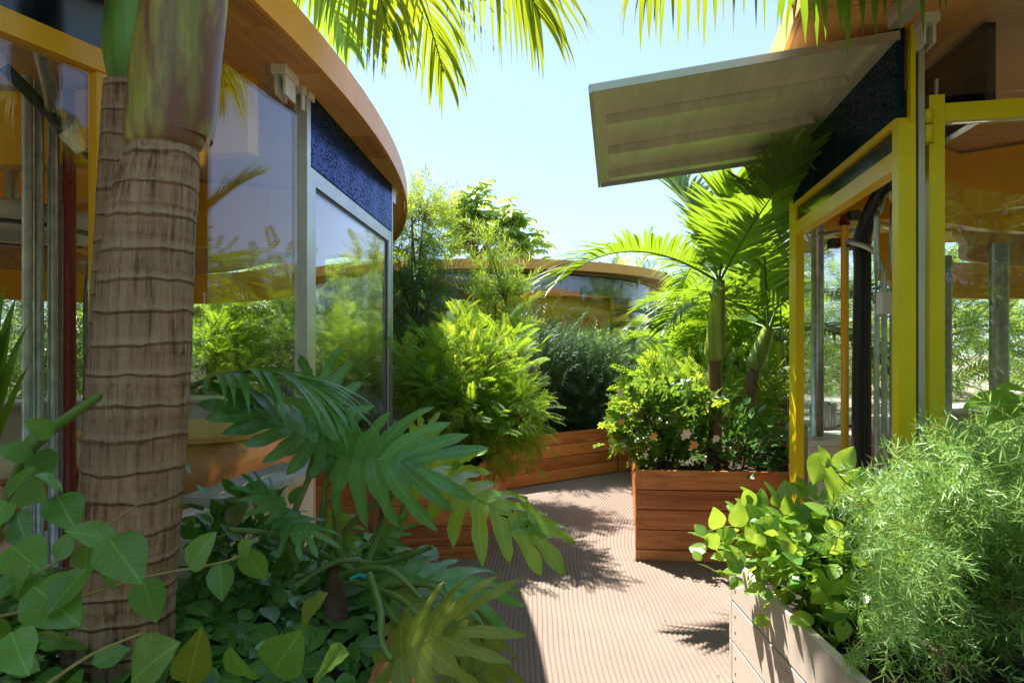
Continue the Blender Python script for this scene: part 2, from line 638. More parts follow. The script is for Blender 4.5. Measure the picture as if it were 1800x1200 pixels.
M['shaft_old'] = shaft_mat('mottled_crown_shaft', (0.40, 0.38, 0.07), (0.17, 0.06, 0.045), 0.46)
M['shaft_green'] = shaft_mat('green_crown_shaft', (0.30, 0.40, 0.05), (0.34, 0.30, 0.06), 0.66)
M['shaft_dkgreen'] = shaft_mat('dark_green_crown_shaft', (0.10, 0.26, 0.03), (0.16, 0.2, 0.05), 0.8)
M['bark_red'] = shaft_mat('reddish_palm_stem', (0.19, 0.085, 0.05), (0.09, 0.045, 0.03), 0.55)
M['twig'] = plain('brown_twig', (0.12, 0.075, 0.045), rough=0.8, var=0.3, scale=20)
M['stem_green'] = plain('green_stem', (0.11, 0.19, 0.035), rough=0.4, var=0.2, scale=8)
M['stem_tan'] = plain('tan_stem', (0.3, 0.25, 0.09), rough=0.5, var=0.2, scale=12)

M['palm_leaf'] = leaf_mat('palm_leaflet', (0.036, 0.105, 0.014), (0.10, 0.20, 0.025), (0.30, 0.46, 0.02), 0.42, rough=0.36)
M['palm_leaf_dry'] = leaf_mat('palm_leaflet_mixed', (0.035, 0.09, 0.014), (0.14, 0.22, 0.025), (0.42, 0.50, 0.02), 0.38, rough=0.4, yellow=0.10)
M['philo'] = leaf_mat('philodendron_leaf', (0.050, 0.18, 0.045), (0.11, 0.29, 0.065), (0.20, 0.42, 0.03), 0.22, rough=0.30, spec=0.6, vein=0.3)
M['philo_old'] = leaf_mat('old_philodendron_leaf', (0.05, 0.12, 0.014), (0.17, 0.22, 0.03), (0.34, 0.42, 0.03), 0.28, rough=0.38, vein=0.8)
M['philo_young'] = leaf_mat('young_philodendron_leaf', (0.09, 0.22, 0.02), (0.16, 0.32, 0.04), (0.40, 0.62, 0.03), 0.4, rough=0.34)
M['cover'] = leaf_mat('ground_cover_leaf', (0.038, 0.13, 0.020), (0.15, 0.33, 0.06), (0.18, 0.38, 0.03), 0.22, rough=0.36, yellow=0.015)
M['cover_light'] = leaf_mat('light_ground_cover_leaf', (0.06, 0.17, 0.03), (0.13, 0.28, 0.05), (0.30, 0.52, 0.05), 0.3, rough=0.36)
M['shrub_bright'] = leaf_mat('bright_feathery_leaf', (0.06, 0.17, 0.014), (0.15, 0.29, 0.03), (0.42, 0.62, 0.03), 0.42, rough=0.5, spec=0.2)  # bright green leaf tone, varied at random
M['shrub_yellow'] = leaf_mat('yellow_green_leaf', (0.09, 0.19, 0.02), (0.2, 0.30, 0.04), (0.55, 0.68, 0.06), 0.42, rough=0.5, spec=0.2)
M['podo'] = leaf_mat('podocarpus_leaf', (0.025, 0.075, 0.02), (0.08, 0.16, 0.04), (0.25, 0.42, 0.05), 0.3)
M['rosemary'] = leaf_mat('rosemary_needle', (0.022, 0.070, 0.020), (0.080, 0.155, 0.045), (0.14, 0.28, 0.05), 0.2, rough=0.5)
M['gardenia'] = leaf_mat('glossy_bush_leaf', (0.045, 0.13, 0.025), (0.12, 0.24, 0.05), (0.35, 0.55, 0.05), 0.3, rough=0.26, spec=0.7)
M['asparagus'] = leaf_mat('pale_needle', (0.12, 0.28, 0.05), (0.34, 0.52, 0.17), (0.42, 0.62, 0.12), 0.3, rough=0.45)
M['jasmine'] = leaf_mat('bright_vine_leaf', (0.10, 0.23, 0.03), (0.22, 0.38, 0.06), (0.50, 0.68, 0.06), 0.35, rough=0.34)
M['distant'] = leaf_mat('background_leaf', (0.07, 0.17, 0.025), (0.22, 0.34, 0.05), (0.38, 0.52, 0.05), 0.38)
M['distant_dark'] = leaf_mat('dark_background_leaf', (0.035, 0.10, 0.02), (0.11, 0.20, 0.04), (0.2, 0.32, 0.04), 0.3)
M['scheff'] = leaf_mat('umbrella_tree_leaf', (0.12, 0.22, 0.04), (0.26, 0.38, 0.09), (0.55, 0.68, 0.12), 0.5)
M['flower_white'] = plain('cream_petal', (0.8, 0.74, 0.6), rough=0.6, var=0.05)
M['flower_orange'] = plain('apricot_petal', (0.75, 0.36, 0.12), rough=0.6, var=0.1)
M['red_leaf'] = leaf_mat('red_foliage', (0.35, 0.06, 0.03), (0.5, 0.14, 0.06), (0.6, 0.2, 0.05), 0.35)


def soil_mat():
    m, nt, b = new_mat('dark_soil')
    v = coords(nt)
    f = noise(nt, v, 14, 8, 0.7)
    c = ramp(nt, f, [(0.3, (0.012, 0.008, 0.006)), (0.55, (0.06, 0.04, 0.028)), (0.75, (0.16, 0.11, 0.07))])
    nt.links.new(c, b.inputs['Base Color'])
    b.inputs['Roughness'].default_value = 0.95
    bump(nt, f, b, 1.0, 0.03)
    return m


M['soil'] = soil_mat()


def path_mat():
    m, nt, b = new_mat('combed_concrete')
    v = coords(nt)
    f = noise(nt, v, 1.6, 6, 0.6)
    g = noise(nt, v, 160, 3, 0.6)
    s = noise(nt, v, 9, 5, 0.7)
    c = ramp(nt, f, [(0.3, (0.205, 0.148, 0.118)), (0.7, (0.26, 0.194, 0.155))])
    c = mixc(nt, mathn(nt, 'MULTIPLY', g, 0.35), c, (0.34, 0.275, 0.23))
    c = mixc(nt, ramp(nt, s, [(0.62, (0, 0, 0)), (0.78, (0.35, 0.35, 0.35))]), c, (0.20, 0.14, 0.10))
    nt.links.new(c, b.inputs['Base Color'])
    b.inputs['Roughness'].default_value = 0.85
    bump(nt, g, b, 0.25, 0.002)
    return m


M['path'] = path_mat()


def ground_mat():
    m, nt, b = new_mat('garden_earth')
    v = coords(nt)
    f = noise(nt, v, 0.6, 6, 0.6)
    c = ramp(nt, f, [(0.35, (0.30, 0.25, 0.18)), (0.6, (0.36, 0.30, 0.22)), (0.8, (0.26, 0.22, 0.15))])
    nt.links.new(c, b.inputs['Base Color'])
    b.inputs['Roughness'].default_value = 0.95
    return m


M['ground'] = ground_mat()

# ------------------------------------------------------------------ ground and path
g = MB()
g.add([(-400, -400, -0.03), (400, -400, -0.03), (400, 400, -0.03), (-400, 400, -0.03)], [(0, 1, 2, 3)])
g.build('ground', M['ground'], kind='structure')

pm = MB()
pm.add([(-2.2, -3, -0.006), (3.0, -3, -0.006), (3.0, 12, -0.006), (-3.6, 12, -0.006)], [(0, 1, 2, 3)])
pm.build('path', M['path'], kind='structure')


def ridge_field():
    sp = 0.0275
    xs = np.arange(-1.6, 2.9, sp)
    prof_x = np.array([0.0, 0.2, 0.5, 0.8]) * sp
    prof_z = np.array([0.0, 0.0050, 0.0064, 0.0050])
    X0 = (xs[:, None] + prof_x[None, :]).ravel()
    Z0 = np.tile(prof_z, len(xs))
    Y = np.concatenate([np.arange(0.6, 4.4, 0.09), np.arange(4.4, 7.0, 0.05)])
    xx, yy = np.meshgrid(X0, Y)
    zz = np.tile(Z0, (len(Y), 1))
    # ridges lean with the path: straight, then swinging right beyond the planters
    k = np.clip(yy - 4.3, 0, None)
    bend = 0.10 * (yy - 2.0) * 0.3 + 0.16 * k ** 1.9 * (0.35 + 0.65 * np.clip((xx + 0.4) / 1.6, 0, 1.4))
    k2 = np.clip(2.8 - yy, 0, None)
    wig = 0.006 * np.sin(yy * 3.1 + xx * 2) + 0.003 * np.sin(yy * 9 + xx * 7)
    xw = xx + bend + 0.05 * k2 * k2 * 0.4 + wig
    yw = yy + 0.12 * np.sin(xx * 1.7) * np.clip(k, 0, 1)
    fade = np.clip((6.9 - yw) / 0.35, 0, 1)
    zz = zz * fade - 0.0008 * (1 - fade)
    n, mm = xx.shape
    v = np.stack([xw, yw, zz], -1).reshape(-1, 3)
    ii, jj = np.meshgrid(np.arange(n - 1), np.arange(mm - 1), indexing='ij')
    a = (ii * mm + jj).ravel()
    q = np.stack([a, a + 1, a + mm + 1, a + mm], 1)
    mb = MB()
    mb.v.append(v)
    mb.f.append(q)
    mb.n += len(v)
    o = mb.build('path_ridges', M['path'], kind='structure')
    return o


ridge_field()


# ------------------------------------------------------------------ planters
def board_obj(name, A, B, z0, z1, th, mat, parent, lift=0.0):
    """a board from A to B in plan (outer face on the line), own local axes with X along it"""
    A = np.array(A, float)
    B = np.array(B, float)
    L = np.linalg.norm(B - A)
    t = (B - A) / L
    ang = math.atan2(t[1], t[0])
    mb = MB()
    h = z1 - z0
    bv = 0.0025
    # box with chamfered outer long edges: cross-section in (y,z)
    sec = [(0, 0.0 + bv), (bv, 0), (th, 0), (th, h), (bv, h), (0, h - bv)]
    v = [(0, y, z) for y, z in sec] + [(L, y, z) for y, z in sec]
    f = [tuple(range(6))[::-1], tuple(range(6, 12))]
    for i in range(6):
        j = (i + 1) % 6
        f.append((i, j, j + 6, i + 6))
    mb.add(v, f)
    o = bpy.data.objects.new(name, mb.mesh(name, mat))
    wm = Matrix.Translation((A[0], A[1], z0)) @ Matrix.Rotation(ang, 4, 'Z') @ Matrix.Translation((0, lift, 0))
    link(o, parent, world_m=wm)
    return o, L, wm


def poly_fill(mb, pts, z, bumpy=0.03, res=0.12, inset=0.03):
    """bumpy sheet filling a plan polygon (fan of rings)"""
    p = np.asarray(pts, float)
    c = p.mean(0)
    q = []
    for i in range(len(p)):
        a, b = p[i], p[(i + 1) % len(p)]
        k = max(2, int(np.linalg.norm(b - a) / res))
        for s in range(k):
            q.append(a + (b - a) * s / k)
    q = np.array(q)
    q = c + (q - c) * (1 - inset)
    rings = 8
    V = [np.array([c[0], c[1], z])]
    n = len(q)
    for r in range(1, rings + 1):
        for i in range(n):
            pp = c + (q[i] - c) * r / rings
            zz = z + (RNG.uniform(-1, 1) * bumpy if r < rings else 0)
            V.append(np.array([pp[0], pp[1], zz]))
    f = []
    for i in range(n):
        f.append((0, 1 + i, 1 + (i + 1) % n))
    for r in range(rings - 1):
        for i in range(n):
            j = (i + 1) % n
            f.append((1 + r * n + i, 1 + (r + 1) * n + i, 1 + (r + 1) * n + j, 1 + r * n + j))
    mb.add(np.array(V), f)


def planter(poly, ztop, bh, label, mat, mat_edges=None, hidden=(), screws=(), soil_drop=0.07, inner=None, joints=None):
    """poly counter-clockwise seen from above; boards on each edge"""
    p = [np.array(q, float) for q in poly]
    t = thing('planter_box', label, 'planter', (float(p[0][0]), float(p[0][1]), 0), group=None)
    th = 0.024
    n = len(p)
    zs = []
    z = ztop
    while z > 0.004:
        z0 = max(0.004, z - bh + 0.006)
        zs.append((z0, z))
        z -= bh
    boards = {}
    for e in range(n):
        if e in hidden:
            continue
        A, B = p[e], p[(e + 1) % n]
        d = (B - A) / np.linalg.norm(B - A)
        A2 = A + d * (th + 0.002 if e % 2 else 0.0)
        B2 = B - d * (0.0 if e % 2 else 0.0)
        if e % 2 == 0:
            A2, B2 = A, B
        else:
            A2, B2 = A + d * (th + 0.002), B - d * (th + 0.002)
        mm = (mat_edges or {}).get(e, mat)
        segs = [(A2, B2)]
        if joints and e in joints:
            fr = [0.0] + joints[e] + [1.0]
            segs = [(A2 + (B2 - A2) * fr[i] + (d * 0.002 if i else 0), A2 + (B2 - A2) * fr[i + 1]) for i in range(len(fr) - 1)]
        for (sa, sb) in segs:
            for k, (z0, z1) in enumerate(zs):
                if z1 - z0 < 0.02:
                    continue
                o, L, wm = board_obj('board', sa, sb, z0, z1, th, mm, t, lift=random.uniform(0, 0.0025))
                boards[(e, k)] = (o, L, wm, z1 - z0)
                if e in screws:
                    for xx in (0.035, L - 0.035):
                        for zz in (0.3, 0.7):
                            s = MB()
                            cz = (z1 - z0) * zz
                            ang = np.arange(8) / 8 * 2 * np.pi
                            v = [(xx + 0.0045 * math.cos(a), -0.0015, cz + 0.0045 * math.sin(a)) for a in ang] + [(xx + 0.004 * math.cos(a), 0.002, cz + 0.004 * math.sin(a)) for a in ang]
                            f = [tuple(range(8))] + [(i, i + 8, (i + 1) % 8 + 8, (i + 1) % 8) for i in range(8)]
                            s.add(v, f)
                            so = bpy.data.objects.new('screw', s.mesh('screw', M['screw']))
                            link(so, o, world_m=wm)
    # inner lining
    lin = MB()
    q = np.array(p)
    c = q.mean(0)
    qi = np.array([pp + (c - pp) / np.linalg.norm(c - pp) * (th * 1.45 + 0.012) for pp in p])
    lin.strip(qi, 0.006, 0.02, ztop - 0.02, closed=True)
    lin.build('liner', inner or M['black'], t)
    so = MB()
    poly_fill(so, qi, ztop - soil_drop, inset=0.01)
    o = so.build('soil', M['soil'], t, smooth=True)
    return t, boards


# near right planter, sunlit side along the path
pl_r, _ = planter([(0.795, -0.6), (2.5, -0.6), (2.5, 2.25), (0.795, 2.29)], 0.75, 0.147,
                  'weathered timber planter with painted-in sunlit paleness at front right under the feathery asparagus shrub', M['planter_worn_sunlit'], screws=(3,), hidden=(1,))
# C3 planter
c3, c3b = planter([(0.895, 4.52), (1.99, 4.425), (2.55, 5.75), (1.27, 6.6)], 0.655, 0.144,
                  'glossy red timber planter marked C3 holding palms and a flowering bush', M['planter'], screws=(0,))
# mid left planter against the glass door
pml, _ = planter([(-0.93, 4.56), (-0.228, 4.56), (-0.05, 6.83), (-1.3, 7.2)], 0.668, 0.144,
                 'red timber planter beside the glass door with a feathery green shrub', M['planter'], screws=(0,))
# far planter with rosemary
pfar, _ = planter([(-0.06, 6.88), (1.33, 7.9), (1.9, 8.25), (2.6, 9.3), (0.2, 9.8), (-1.6, 8.4)], 0.565, 0.142,
                  'long curved red timber planter at the end of the path holding dark rosemary', M['planter'])
# near left planter
pnl, _ = planter([(-1.0, 0.3), (-0.34, 0.3), (-0.345, 2.62), (-1.05, 2.66)], 0.66, 0.144,
                 'shaded timber planter at front left overgrown by the big ringed palm and philodendron', M['planter'], inner=M['terracotta'], soil_drop=0.10)


def lettering(board, text, size, x, z, mat, depth=0.0015):
    cu = bpy.data.curves.new('lettering', 'FONT')
    cu.body = text
    cu.size = size
    cu.extrude = depth
    cu.offset = 0.0035
    o = bpy.data.objects.new('lettering_tmp', cu)
    COL.objects.link(o)
    dg = bpy.context.evaluated_depsgraph_get()
    me = bpy.data.meshes.new_from_object(o.evaluated_get(dg))
    bpy.data.objects.remove(o)
    me.materials.clear()
    me.materials.append(mat)
    ob = bpy.data.objects.new('lettering', me)
    wm = board[2] @ Matrix.Translation((x, -0.0032, z)) @ Matrix.Rotation(math.radians(90), 4, 'X')
    link(ob, board[0], world_m=wm)
    return ob


lettering(c3b[(0, 0)], 'C3', 0.13, 0.84, 0.028, M['letter'])


# ------------------------------------------------------------------ pavilions
SOFF = 2.78


def offset_line(pts, d):
    p = np.asarray(pts, float)
    t = np.roll(p, -1, 0) - np.roll(p, 1, 0)
    t /= np.linalg.norm(t, axis=1)[:, None]
    nr = np.stack([t[:, 1], -t[:, 0]], 1)
    return p + nr * d


def roof(t, outline, arc=None, soffit_w=0.45, z=SOFF, fascia_h=0.14, panels=True):
    """outline counter-clockwise; normals from offset_line point outward"""
    o = np.asarray(outline)
    n = len(o)
    inner = offset_line(o, -0.03)
    deck = MB()
    c = o.mean(0)
    v = [(c[0], c[1], z + 0.022)] + [(q[0], q[1], z + 0.022) for q in inner]
    f = [(0, 1 + (i + 1) % n, 1 + i) for i in range(n)]
    deck.add(v, f)
    deck.build('ceiling', M['ceiling'], t)
    top = MB()
    v = [(c[0], c[1], z + 0.16)] + [(q[0], q[1], z + fascia_h - 0.01) for q in inner]
    f = [(0, 1 + i, 1 + (i + 1) % n) for i in range(n)]
    top.add(v, f)
    top.build('roof_membrane', M['gravel_roof'], t)
    fa = MB()
    fa.strip(o, 0.02, z - 0.012, z + fascia_h, closed=True)
    fa.build('fascia', M['fascia'], t, smooth=False)
    # soffit panels as sectors between wall line and edge
    if panels:
        inn = offset_line(o, -soffit_w)
        out = offset_line(o, -0.014)
        d = np.concatenate([[0], np.cumsum(np.linalg.norm(np.diff(np.vstack([o, o[:1]]), axis=0), axis=1))])
        tot = d[-1]
        k = int(tot / 0.42)

        def at(line, s):
            s = s % tot
            i = min(np.searchsorted(d, s, side='right') - 1, n - 1)
            fr = (s - d[i]) / (d[i + 1] - d[i])
            return line[i] * (1 - fr) + line[(i + 1) % n] * fr
        for i in range(k):
            s0 = tot * i / k + 0.002
            s1 = tot * (i + 1) / k - 0.002
            pts_o = [at(out, s0 + (s1 - s0) * q / 2) for q in range(3)]
            pts_i = [at(inn, s0 + (s1 - s0) * q / 2) for q in range(3)]
            mb = MB()
            dz = random.uniform(-0.0015, 0.0015)
            org = pts_o[1]
            tx = norm(pts_o[2] - pts_o[0])
            # local axes: X along radial so grain runs across
            ang = math.atan2((pts_i[1] - pts_o[1])[1], (pts_i[1] - pts_o[1])[0]) + math.radians(90)
            ca, sa = math.cos(-ang), math.sin(-ang)

            def loc(q, zz):
                x, y = q[0] - org[0], q[1] - org[1]
                return (x * ca - y * sa, x * sa + y * ca, zz)
            v = [loc(q, 0.0) for q in pts_o] + [loc(q, 0.0) for q in pts_i] + [loc(q, 0.018) for q in pts_o] + [loc(q, 0.018) for q in pts_i]
            f = []
            for q in range(2):
                f.append((q, q + 3, q + 4, q + 1))
                f.append((6 + q, 6 + q + 1, 6 + q + 4, 6 + q + 3))
                f.append((q, q + 1, q + 7, q + 6))
                f.append((3 + q, 9 + q, 10 + q, 4 + q))
            f.append((0, 6, 9, 3))
            f.append((2, 5, 11, 8))
            mb.add(v, f)
            ob = bpy.data.objects.new('soffit_panel', mb.mesh('soffit_panel', M['soffit']))
            link(ob, t, world_m=Matrix.Translation((org[0], org[1], z + dz)) @ Matrix.Rotation(ang, 4, 'Z'))


def clamp(t, p, z=SOFF, ang=0.0, s=1.0):
    mb = MB()
    mb.box((-0.065 * s, -0.03 * s, -0.035 * s), (0.065 * s, 0.03 * s, 0.0))
    mb.box((-0.05 * s, -0.022 * s, -0.11 * s), (0.05 * s, -0.012 * s, -0.036 * s))
    mb.box((-0.05 * s, 0.012 * s, -0.11 * s), (0.05 * s, 0.022 * s, -0.036 * s))
    ob = bpy.data.objects.new('glass_clamp', mb.mesh('glass_clamp', M['plastic_white']))
    link(ob, t, world_m=Matrix.Translation((p[0], p[1], z - 0.002)) @ Matrix.Rotation(ang, 4, 'Z'))


def wall_run(t, pts, breaks, z0=0.965, z1=SOFF - 0.03, glass='glass', base=True, th=0.014, cl=True):
    """pts dense polyline; breaks = list of (i0,i1) index ranges, one pane each"""
    for (a, b) in breaks:
        seg = pts[a:b + 1].copy()
        # small gap at each end
        d0 = norm(seg[1] - seg[0])
        d1 = norm(seg[-2] - seg[-1])
        seg[0] = seg[0] + d0 * 0.004
        seg[-1] = seg[-1] + d1 * 0.004
        MB().strip(seg, th, z0, z1).build('glass_pane', M[glass], t)
        if cl:
            dd = seg[-1] - seg[-2]
            clamp(t, seg[-1], ang=math.atan2(dd[1], dd[0]))
    if base:
        a, b = breaks[0][0], breaks[-1][1]
        MB().strip(pts[a:b + 1], 0.10, 0.0, z0 - 0.035).build('base_wall', M['white'], t)
        MB().strip(pts[a:b + 1], 0.24, z0 - 0.034, z0 - 0.002).build('sill', M['concrete_sill'], t)


def pipe(t, x, y, z0, z1, r, mat, name='pipe', seg=12, lab=None):
    MB().tube([(x, y, z0), (x, y, (z0 + z1) / 2), (x, y, z1)], r, seg).build(name, M[mat], t, smooth=True, label=lab)


def rot_box(t, name, c, size, ang, mat, lab=None):
    sx, sy, sz = size
    mb = MB().box((-sx / 2, -sy / 2, 0), (sx / 2, sy / 2, sz))
    ob = bpy.data.objects.new(name, mb.mesh(name, M[mat]))
    link(ob, t, world_m=Matrix.Translation(c) @ Matrix.Rotation(ang, 4, 'Z'))
    if lab:
        ob['label'] = lab
    return ob


def seg_box(t, name, A, B, th, z0, z1, mat, off=0.0):
    return MB().strip([A, B], th, z0, z1, off=off).build(name, M[mat], t)


# ---- left pavilion
lp = thing('glass_pavilion', 'left round glass pavilion with orange roof edge and timber soffit beside the ringed palm trunk', 'pavilion', (-3.5, 4.0, 0), group=None)
arc = []
for Y in np.linspace(0.4, 7.6, 25):
    arc.append((-10.8 + math.sqrt(100 - (Y - 3.9) ** 2), Y))
tail = smooth_curve([arc[-1], (-2.15, 8.25), (-3.4, 8.9), (-5.0, 9.0), (-6.6, 8.2), (-7.4, 6.4), (-7.4, 4.0), (-6.9, 1.8), (-5.6, 0.2), (-3.8, -0.6), (-2.2, -0.4), arc[0]], 5)
lp_out = np.array(arc + [tuple(q) for q in tail[1:-1]])
roof(lp, lp_out, soffit_w=0.5)

D_L, D_R = np.array([-1.02, 3.06]), np.array([-0.943, 4.78])
C_L = np.array([-1.13, 2.27])
# straight pane between corner and door
w1 = np.array([C_L + (D_L - C_L) * s for s in np.linspace(0.06, 1, 6)])
wall_run(lp, w1, [(0, 5)])
# corner curve to the left facade
w0 = smooth_curve([(-1.31, 2.03), (-1.21, 2.15), (-1.13, 2.30)], 6)
MB().strip(w0, 0.014, 0.965, SOFF - 0.03).build('glass_pane', M['glass'], lp)
MB().strip(w0, 0.10, 0.0, 0.93).build('base_wall', M['white'], lp)
# left facade: amber door frame with dark panel above
JL = np.array([-1.325, 2.02])
JL2 = np.array([-1.62, 1.38])
seg_box(lp, 'lintel', JL, JL2, 0.06, 2.395, 2.465, 'yellow')
seg_box(lp, 'transom_panel', JL, JL2, 0.03, 2.466, SOFF - 0.001, 'navy')
rot_box(lp, 'jamb', (JL[0], JL[1], 0), (0.055, 0.05, 2.394), math.radians(60), 'yellow')
rot_box(lp, 'jamb', (JL2[0], JL2[1], 0), (0.055, 0.05, 2.394), math.radians(60), 'yellow')
seg_box(lp, 'glass_pane', JL + (JL2 - JL) * 0.06, JL2 - (JL2 - JL) * 0.06, 0.012, 0.02, 2.39, 'glass')
w2 = smooth_curve([JL2 + (-0.04, -0.04), (-2.1, 1.0), (-3.0, 0.6), (-4.2, 0.6), (-5.4, 1.3), (-6.3, 2.6), (-6.7, 4.2), (-6.5, 6.0), (-5.6, 7.3), (-4.4, 7.9), (-3.2, 7.7), (-2.2, 7.0), (-1.4, 5.9), (-1.02, 4.95)], 6)
br = [(i, i + 6) for i in range(0, len(w2) - 1, 6)]
wall_run(lp, w2, br, cl=False)
# glass door with aluminium frame, perforated panel above
dd = (D_R - D_L) / np.linalg.norm(D_R - D_L)
ang_d = math.atan2(dd[1], dd[0])
dr = thing  # keep name short
MB().strip([D_L + dd * 0.02, D_R - dd * 0.0], 0.03, 2.425, SOFF - 0.001, off=0.012).build('perforated_panel', M['perf'], lp)
for q, w in ((D_L + dd * 0.0, 0.035), (D_L + dd * 0.075, 0.09), (D_R - dd * 0.035, 0.07)):
    pass
seg_box(lp, 'door_post', D_L - dd * 0.03, D_L + dd * 0.018, 0.06, 0.0, SOFF - 0.002, 'alu')
seg_box(lp, 'door_post', D_R + dd * 0.002, D_R + dd * 0.035, 0.05, 0.0, SOFF - 0.002, 'alu')
# the leaf
leaf_a, leaf_b = D_L + dd * 0.022, D_R - dd * 0.002
door = MB().strip([leaf_a, leaf_a + dd * 0.085], 0.045, 0.03, 2.42).strip([leaf_b - dd * 0.085, leaf_b], 0.045, 0.03, 2.42)
door.strip([leaf_a + dd * 0.087, leaf_b - dd * 0.087], 0.043, 2.34, 2.42).strip([leaf_a + dd * 0.087, leaf_b - dd * 0.087], 0.043, 0.03, 0.12)
dob = door.build('door', M['alu'], lp)
seg_box(dob, 'door_glass', leaf_a + dd * 0.086, leaf_b - dd * 0.086, 0.012, 0.12, 2.34, 'glass_flat')
gk = MB().strip([leaf_a + dd * 0.086, leaf_a + dd * 0.10], 0.02, 0.12, 2.34).strip([leaf_b - dd * 0.10, leaf_b - dd * 0.086], 0.02, 0.12, 2.34).strip([leaf_a + dd * 0.1, leaf_b - dd * 0.1], 0.02, 2.325, 2.339)
gk.build('gasket', M['black'], dob)
h0 = leaf_a + dd * 0.045 + np.array([dd[1], -dd[0]]) * 0.02
hn = np.array([dd[1], -dd[0]])
hp = [(*(h0), 1.06), (*(h0 + hn * 0.05), 1.06), (*(h0 + hn * 0.055 + dd * 0.03), 1.06), (*(h0 + hn * 0.055 + dd * 0.13), 1.06)]
MB().tube(hp, 0.009, 8).build('handle', M['alu'], dob, smooth=True)
clamp(lp, D_L - dd * 0.22, ang=ang_d, s=1.15)
clamp(lp, D_R + dd * 0.10, ang=ang_d)

# interior of the left pavilion
fl = MB()
c = w2.mean(0)
fl.add([(c[0], c[1], 0.004)] + [(q[0], q[1], 0.004) for q in w2] + [(D_R[0], D_R[1], .004), (D_L[0], D_L[1], .004), (C_L[0], C_L[1], .004), (JL[0], JL[1], .004)],
       [(0, 1 + i, 2 + i) for i in range(len(w2) + 3)] + [(0, len(w2) + 4, 1)])
fl.build('interior_floor', M['carpet'], lp)
ring = offset_line(np.vstack([w2, [D_R, D_L, C_L, JL]]), -0.35)
# inner counter against the wall
inner = w2[6:-4]
cc = inner.mean(0)
inn = inner + norm(cc - inner) * 0.32
MB().strip(inn, 0.55, 0.93, 0.965).build('counter', M['plastic_white'], lp)
MB().strip(inn, 0.05, 0.01, 0.929).build('counter_front', M['white'], lp)
# ring beams: timber drop and deep amber girder near the far side
far = w2[18:76] + norm(cc - w2[18:76]) * 0.45
MB().strip(far, 0.06, 2.08, 2.42).build('ring_beam', M['yellow'], lp)
far2 = w2[16:76] + norm(cc - w2[16:76]) * 0.75
MB().strip(far2, 0.04, 2.38, SOFF).build('ring_beam', M['ceiling'], lp)
# eave soffit outside the far side, tilted
bm1 = smooth_curve([(-6.2, 3.2), (-4.8, 4.3), (-3.2, 4.5), (-1.9, 4.9), (-1.15, 5.35)], 6)
MB().strip(bm1, 0.08, 2.30, SOFF - 0.001).build('girder', M['yellow'], lp)
bm2 = smooth_curve([(-1.6, 2.6), (-2.2, 3.6), (-3.4, 4.6), (-4.4, 6.6)], 6)
MB().strip(bm2, 0.08, 2.48, SOFF - 0.001).build('girder', M['yellow'], lp)
bm3 = smooth_curve([(-1.2, 2.9), (-2.6, 3.1), (-4.6, 2.6), (-6.0, 2.2)], 6)
MB().strip(bm3, 0.08, 2.42, SOFF - 0.001).build('girder', M['yellow'], lp)
# columns and pipes by the door
for px, d, r in ((48, 2.9, 0.021), (68, 2.95, 0.021), (94, 3.0, 0.023), (107, 3.1, 0.020)):
    q = P(px, 0, d)
    pipe(lp, q[0], q[1], 0.005, SOFF - 0.002, r, 'galv')
q = P(122, 0, 3.05)
pipe(lp, q[0], q[1], 0.005, SOFF - 0.002, 0.028, 'red', 'column', lab='dark red column')
for px, d, r in ((165, 2.9, 0.03), (176, 3.0, 0.028)):
    a = P(px + 8, 400, d)
    b = P(px - 6, 520, d)
    e = P(px - 8, 900, d)
    MB().tube([(a[0], a[1], SOFF - .01), tuple(a), tuple(b), (e[0], e[1], 0.5), (e[0], e[1], 0.01)], r, 10).build('cable_duct', M['black'], lp, smooth=True)
a, b = P(-40, 70, 2.6), P(160, 275, 2.95)
MB().tube([a, (a + b) / 2, b], 0.026, 12).build('sprinkler_pipe', M['black'], lp, smooth=True)
for s in (0.12, 0.84):
    q = a + (b - a) * s
    qd = norm(b - a)
    MB().tube([q - qd * 0.05, q, q + qd * 0.05], 0.042, 12).build('pipe_coupling', M['plastic_white'], lp, smooth=True)
a = [P(62, -30, 2.0), P(66, 40, 2.1), P(74, 100, 2.3), P(86, 150, 2.5), P(92, 200, 2.9)]
MB().tube(smooth_curve(a, 5), 0.026, 12).build('conduit', M['galv'], lp, smooth=True)
q = P(20, 395, 3.4)
ac = MB()
prof = [(0.0, 0.0), (0.20, 0.0), (0.22, 0.03), (0.30, 0.035), (0.33, 0.0), (0.50, 0.02), (0.53, 0.07), (0.50, 0.10), (0.0, 0.10)]
ang = np.arange(40) / 40 * 2 * np.pi
v = [(q[0] + r * math.cos(A), q[1] + r * math.sin(A), 2.14 + z) for r, z in prof for A in ang]
f = [(i * 40 + k, i * 40 + (k + 1) % 40, (i + 1) * 40 + (k + 1) % 40, (i + 1) * 40 + k) for i in range(len(prof) - 1) for k in range(40)]
ac.add(v, f)
aco = ac.build('ceiling_air_unit', M['plastic_white'], lp, smooth=True)
sl = MB()
for A0 in np.arange(4) / 4 * 2 * np.pi + 0.4:
    aa = np.linspace(A0 - 0.6, A0 + 0.6, 8)
    sl.strip([(q[0] + 0.42 * math.cos(A), q[1] + 0.42 * math.sin(A)) for A in aa], 0.05, 2.137, 2.16)
sl.build('air_slot', M['black'], aco)
gr = MB()
for k in range(-8, 9):
    w = math.sqrt(max(0.0, 0.19 ** 2 - (k * 0.022) ** 2))
    gr.box((q[0] - w, q[1] + k * 0.022 - 0.003, 2.132), (q[0] + w, q[1] + k * 0.022 + 0.003, 2.137))
    gr.box((q[0] + k * 0.022 - 0.003, q[1] - w, 2.127), (q[0] + k * 0.022 + 0.003, q[1] + w, 2.1315))
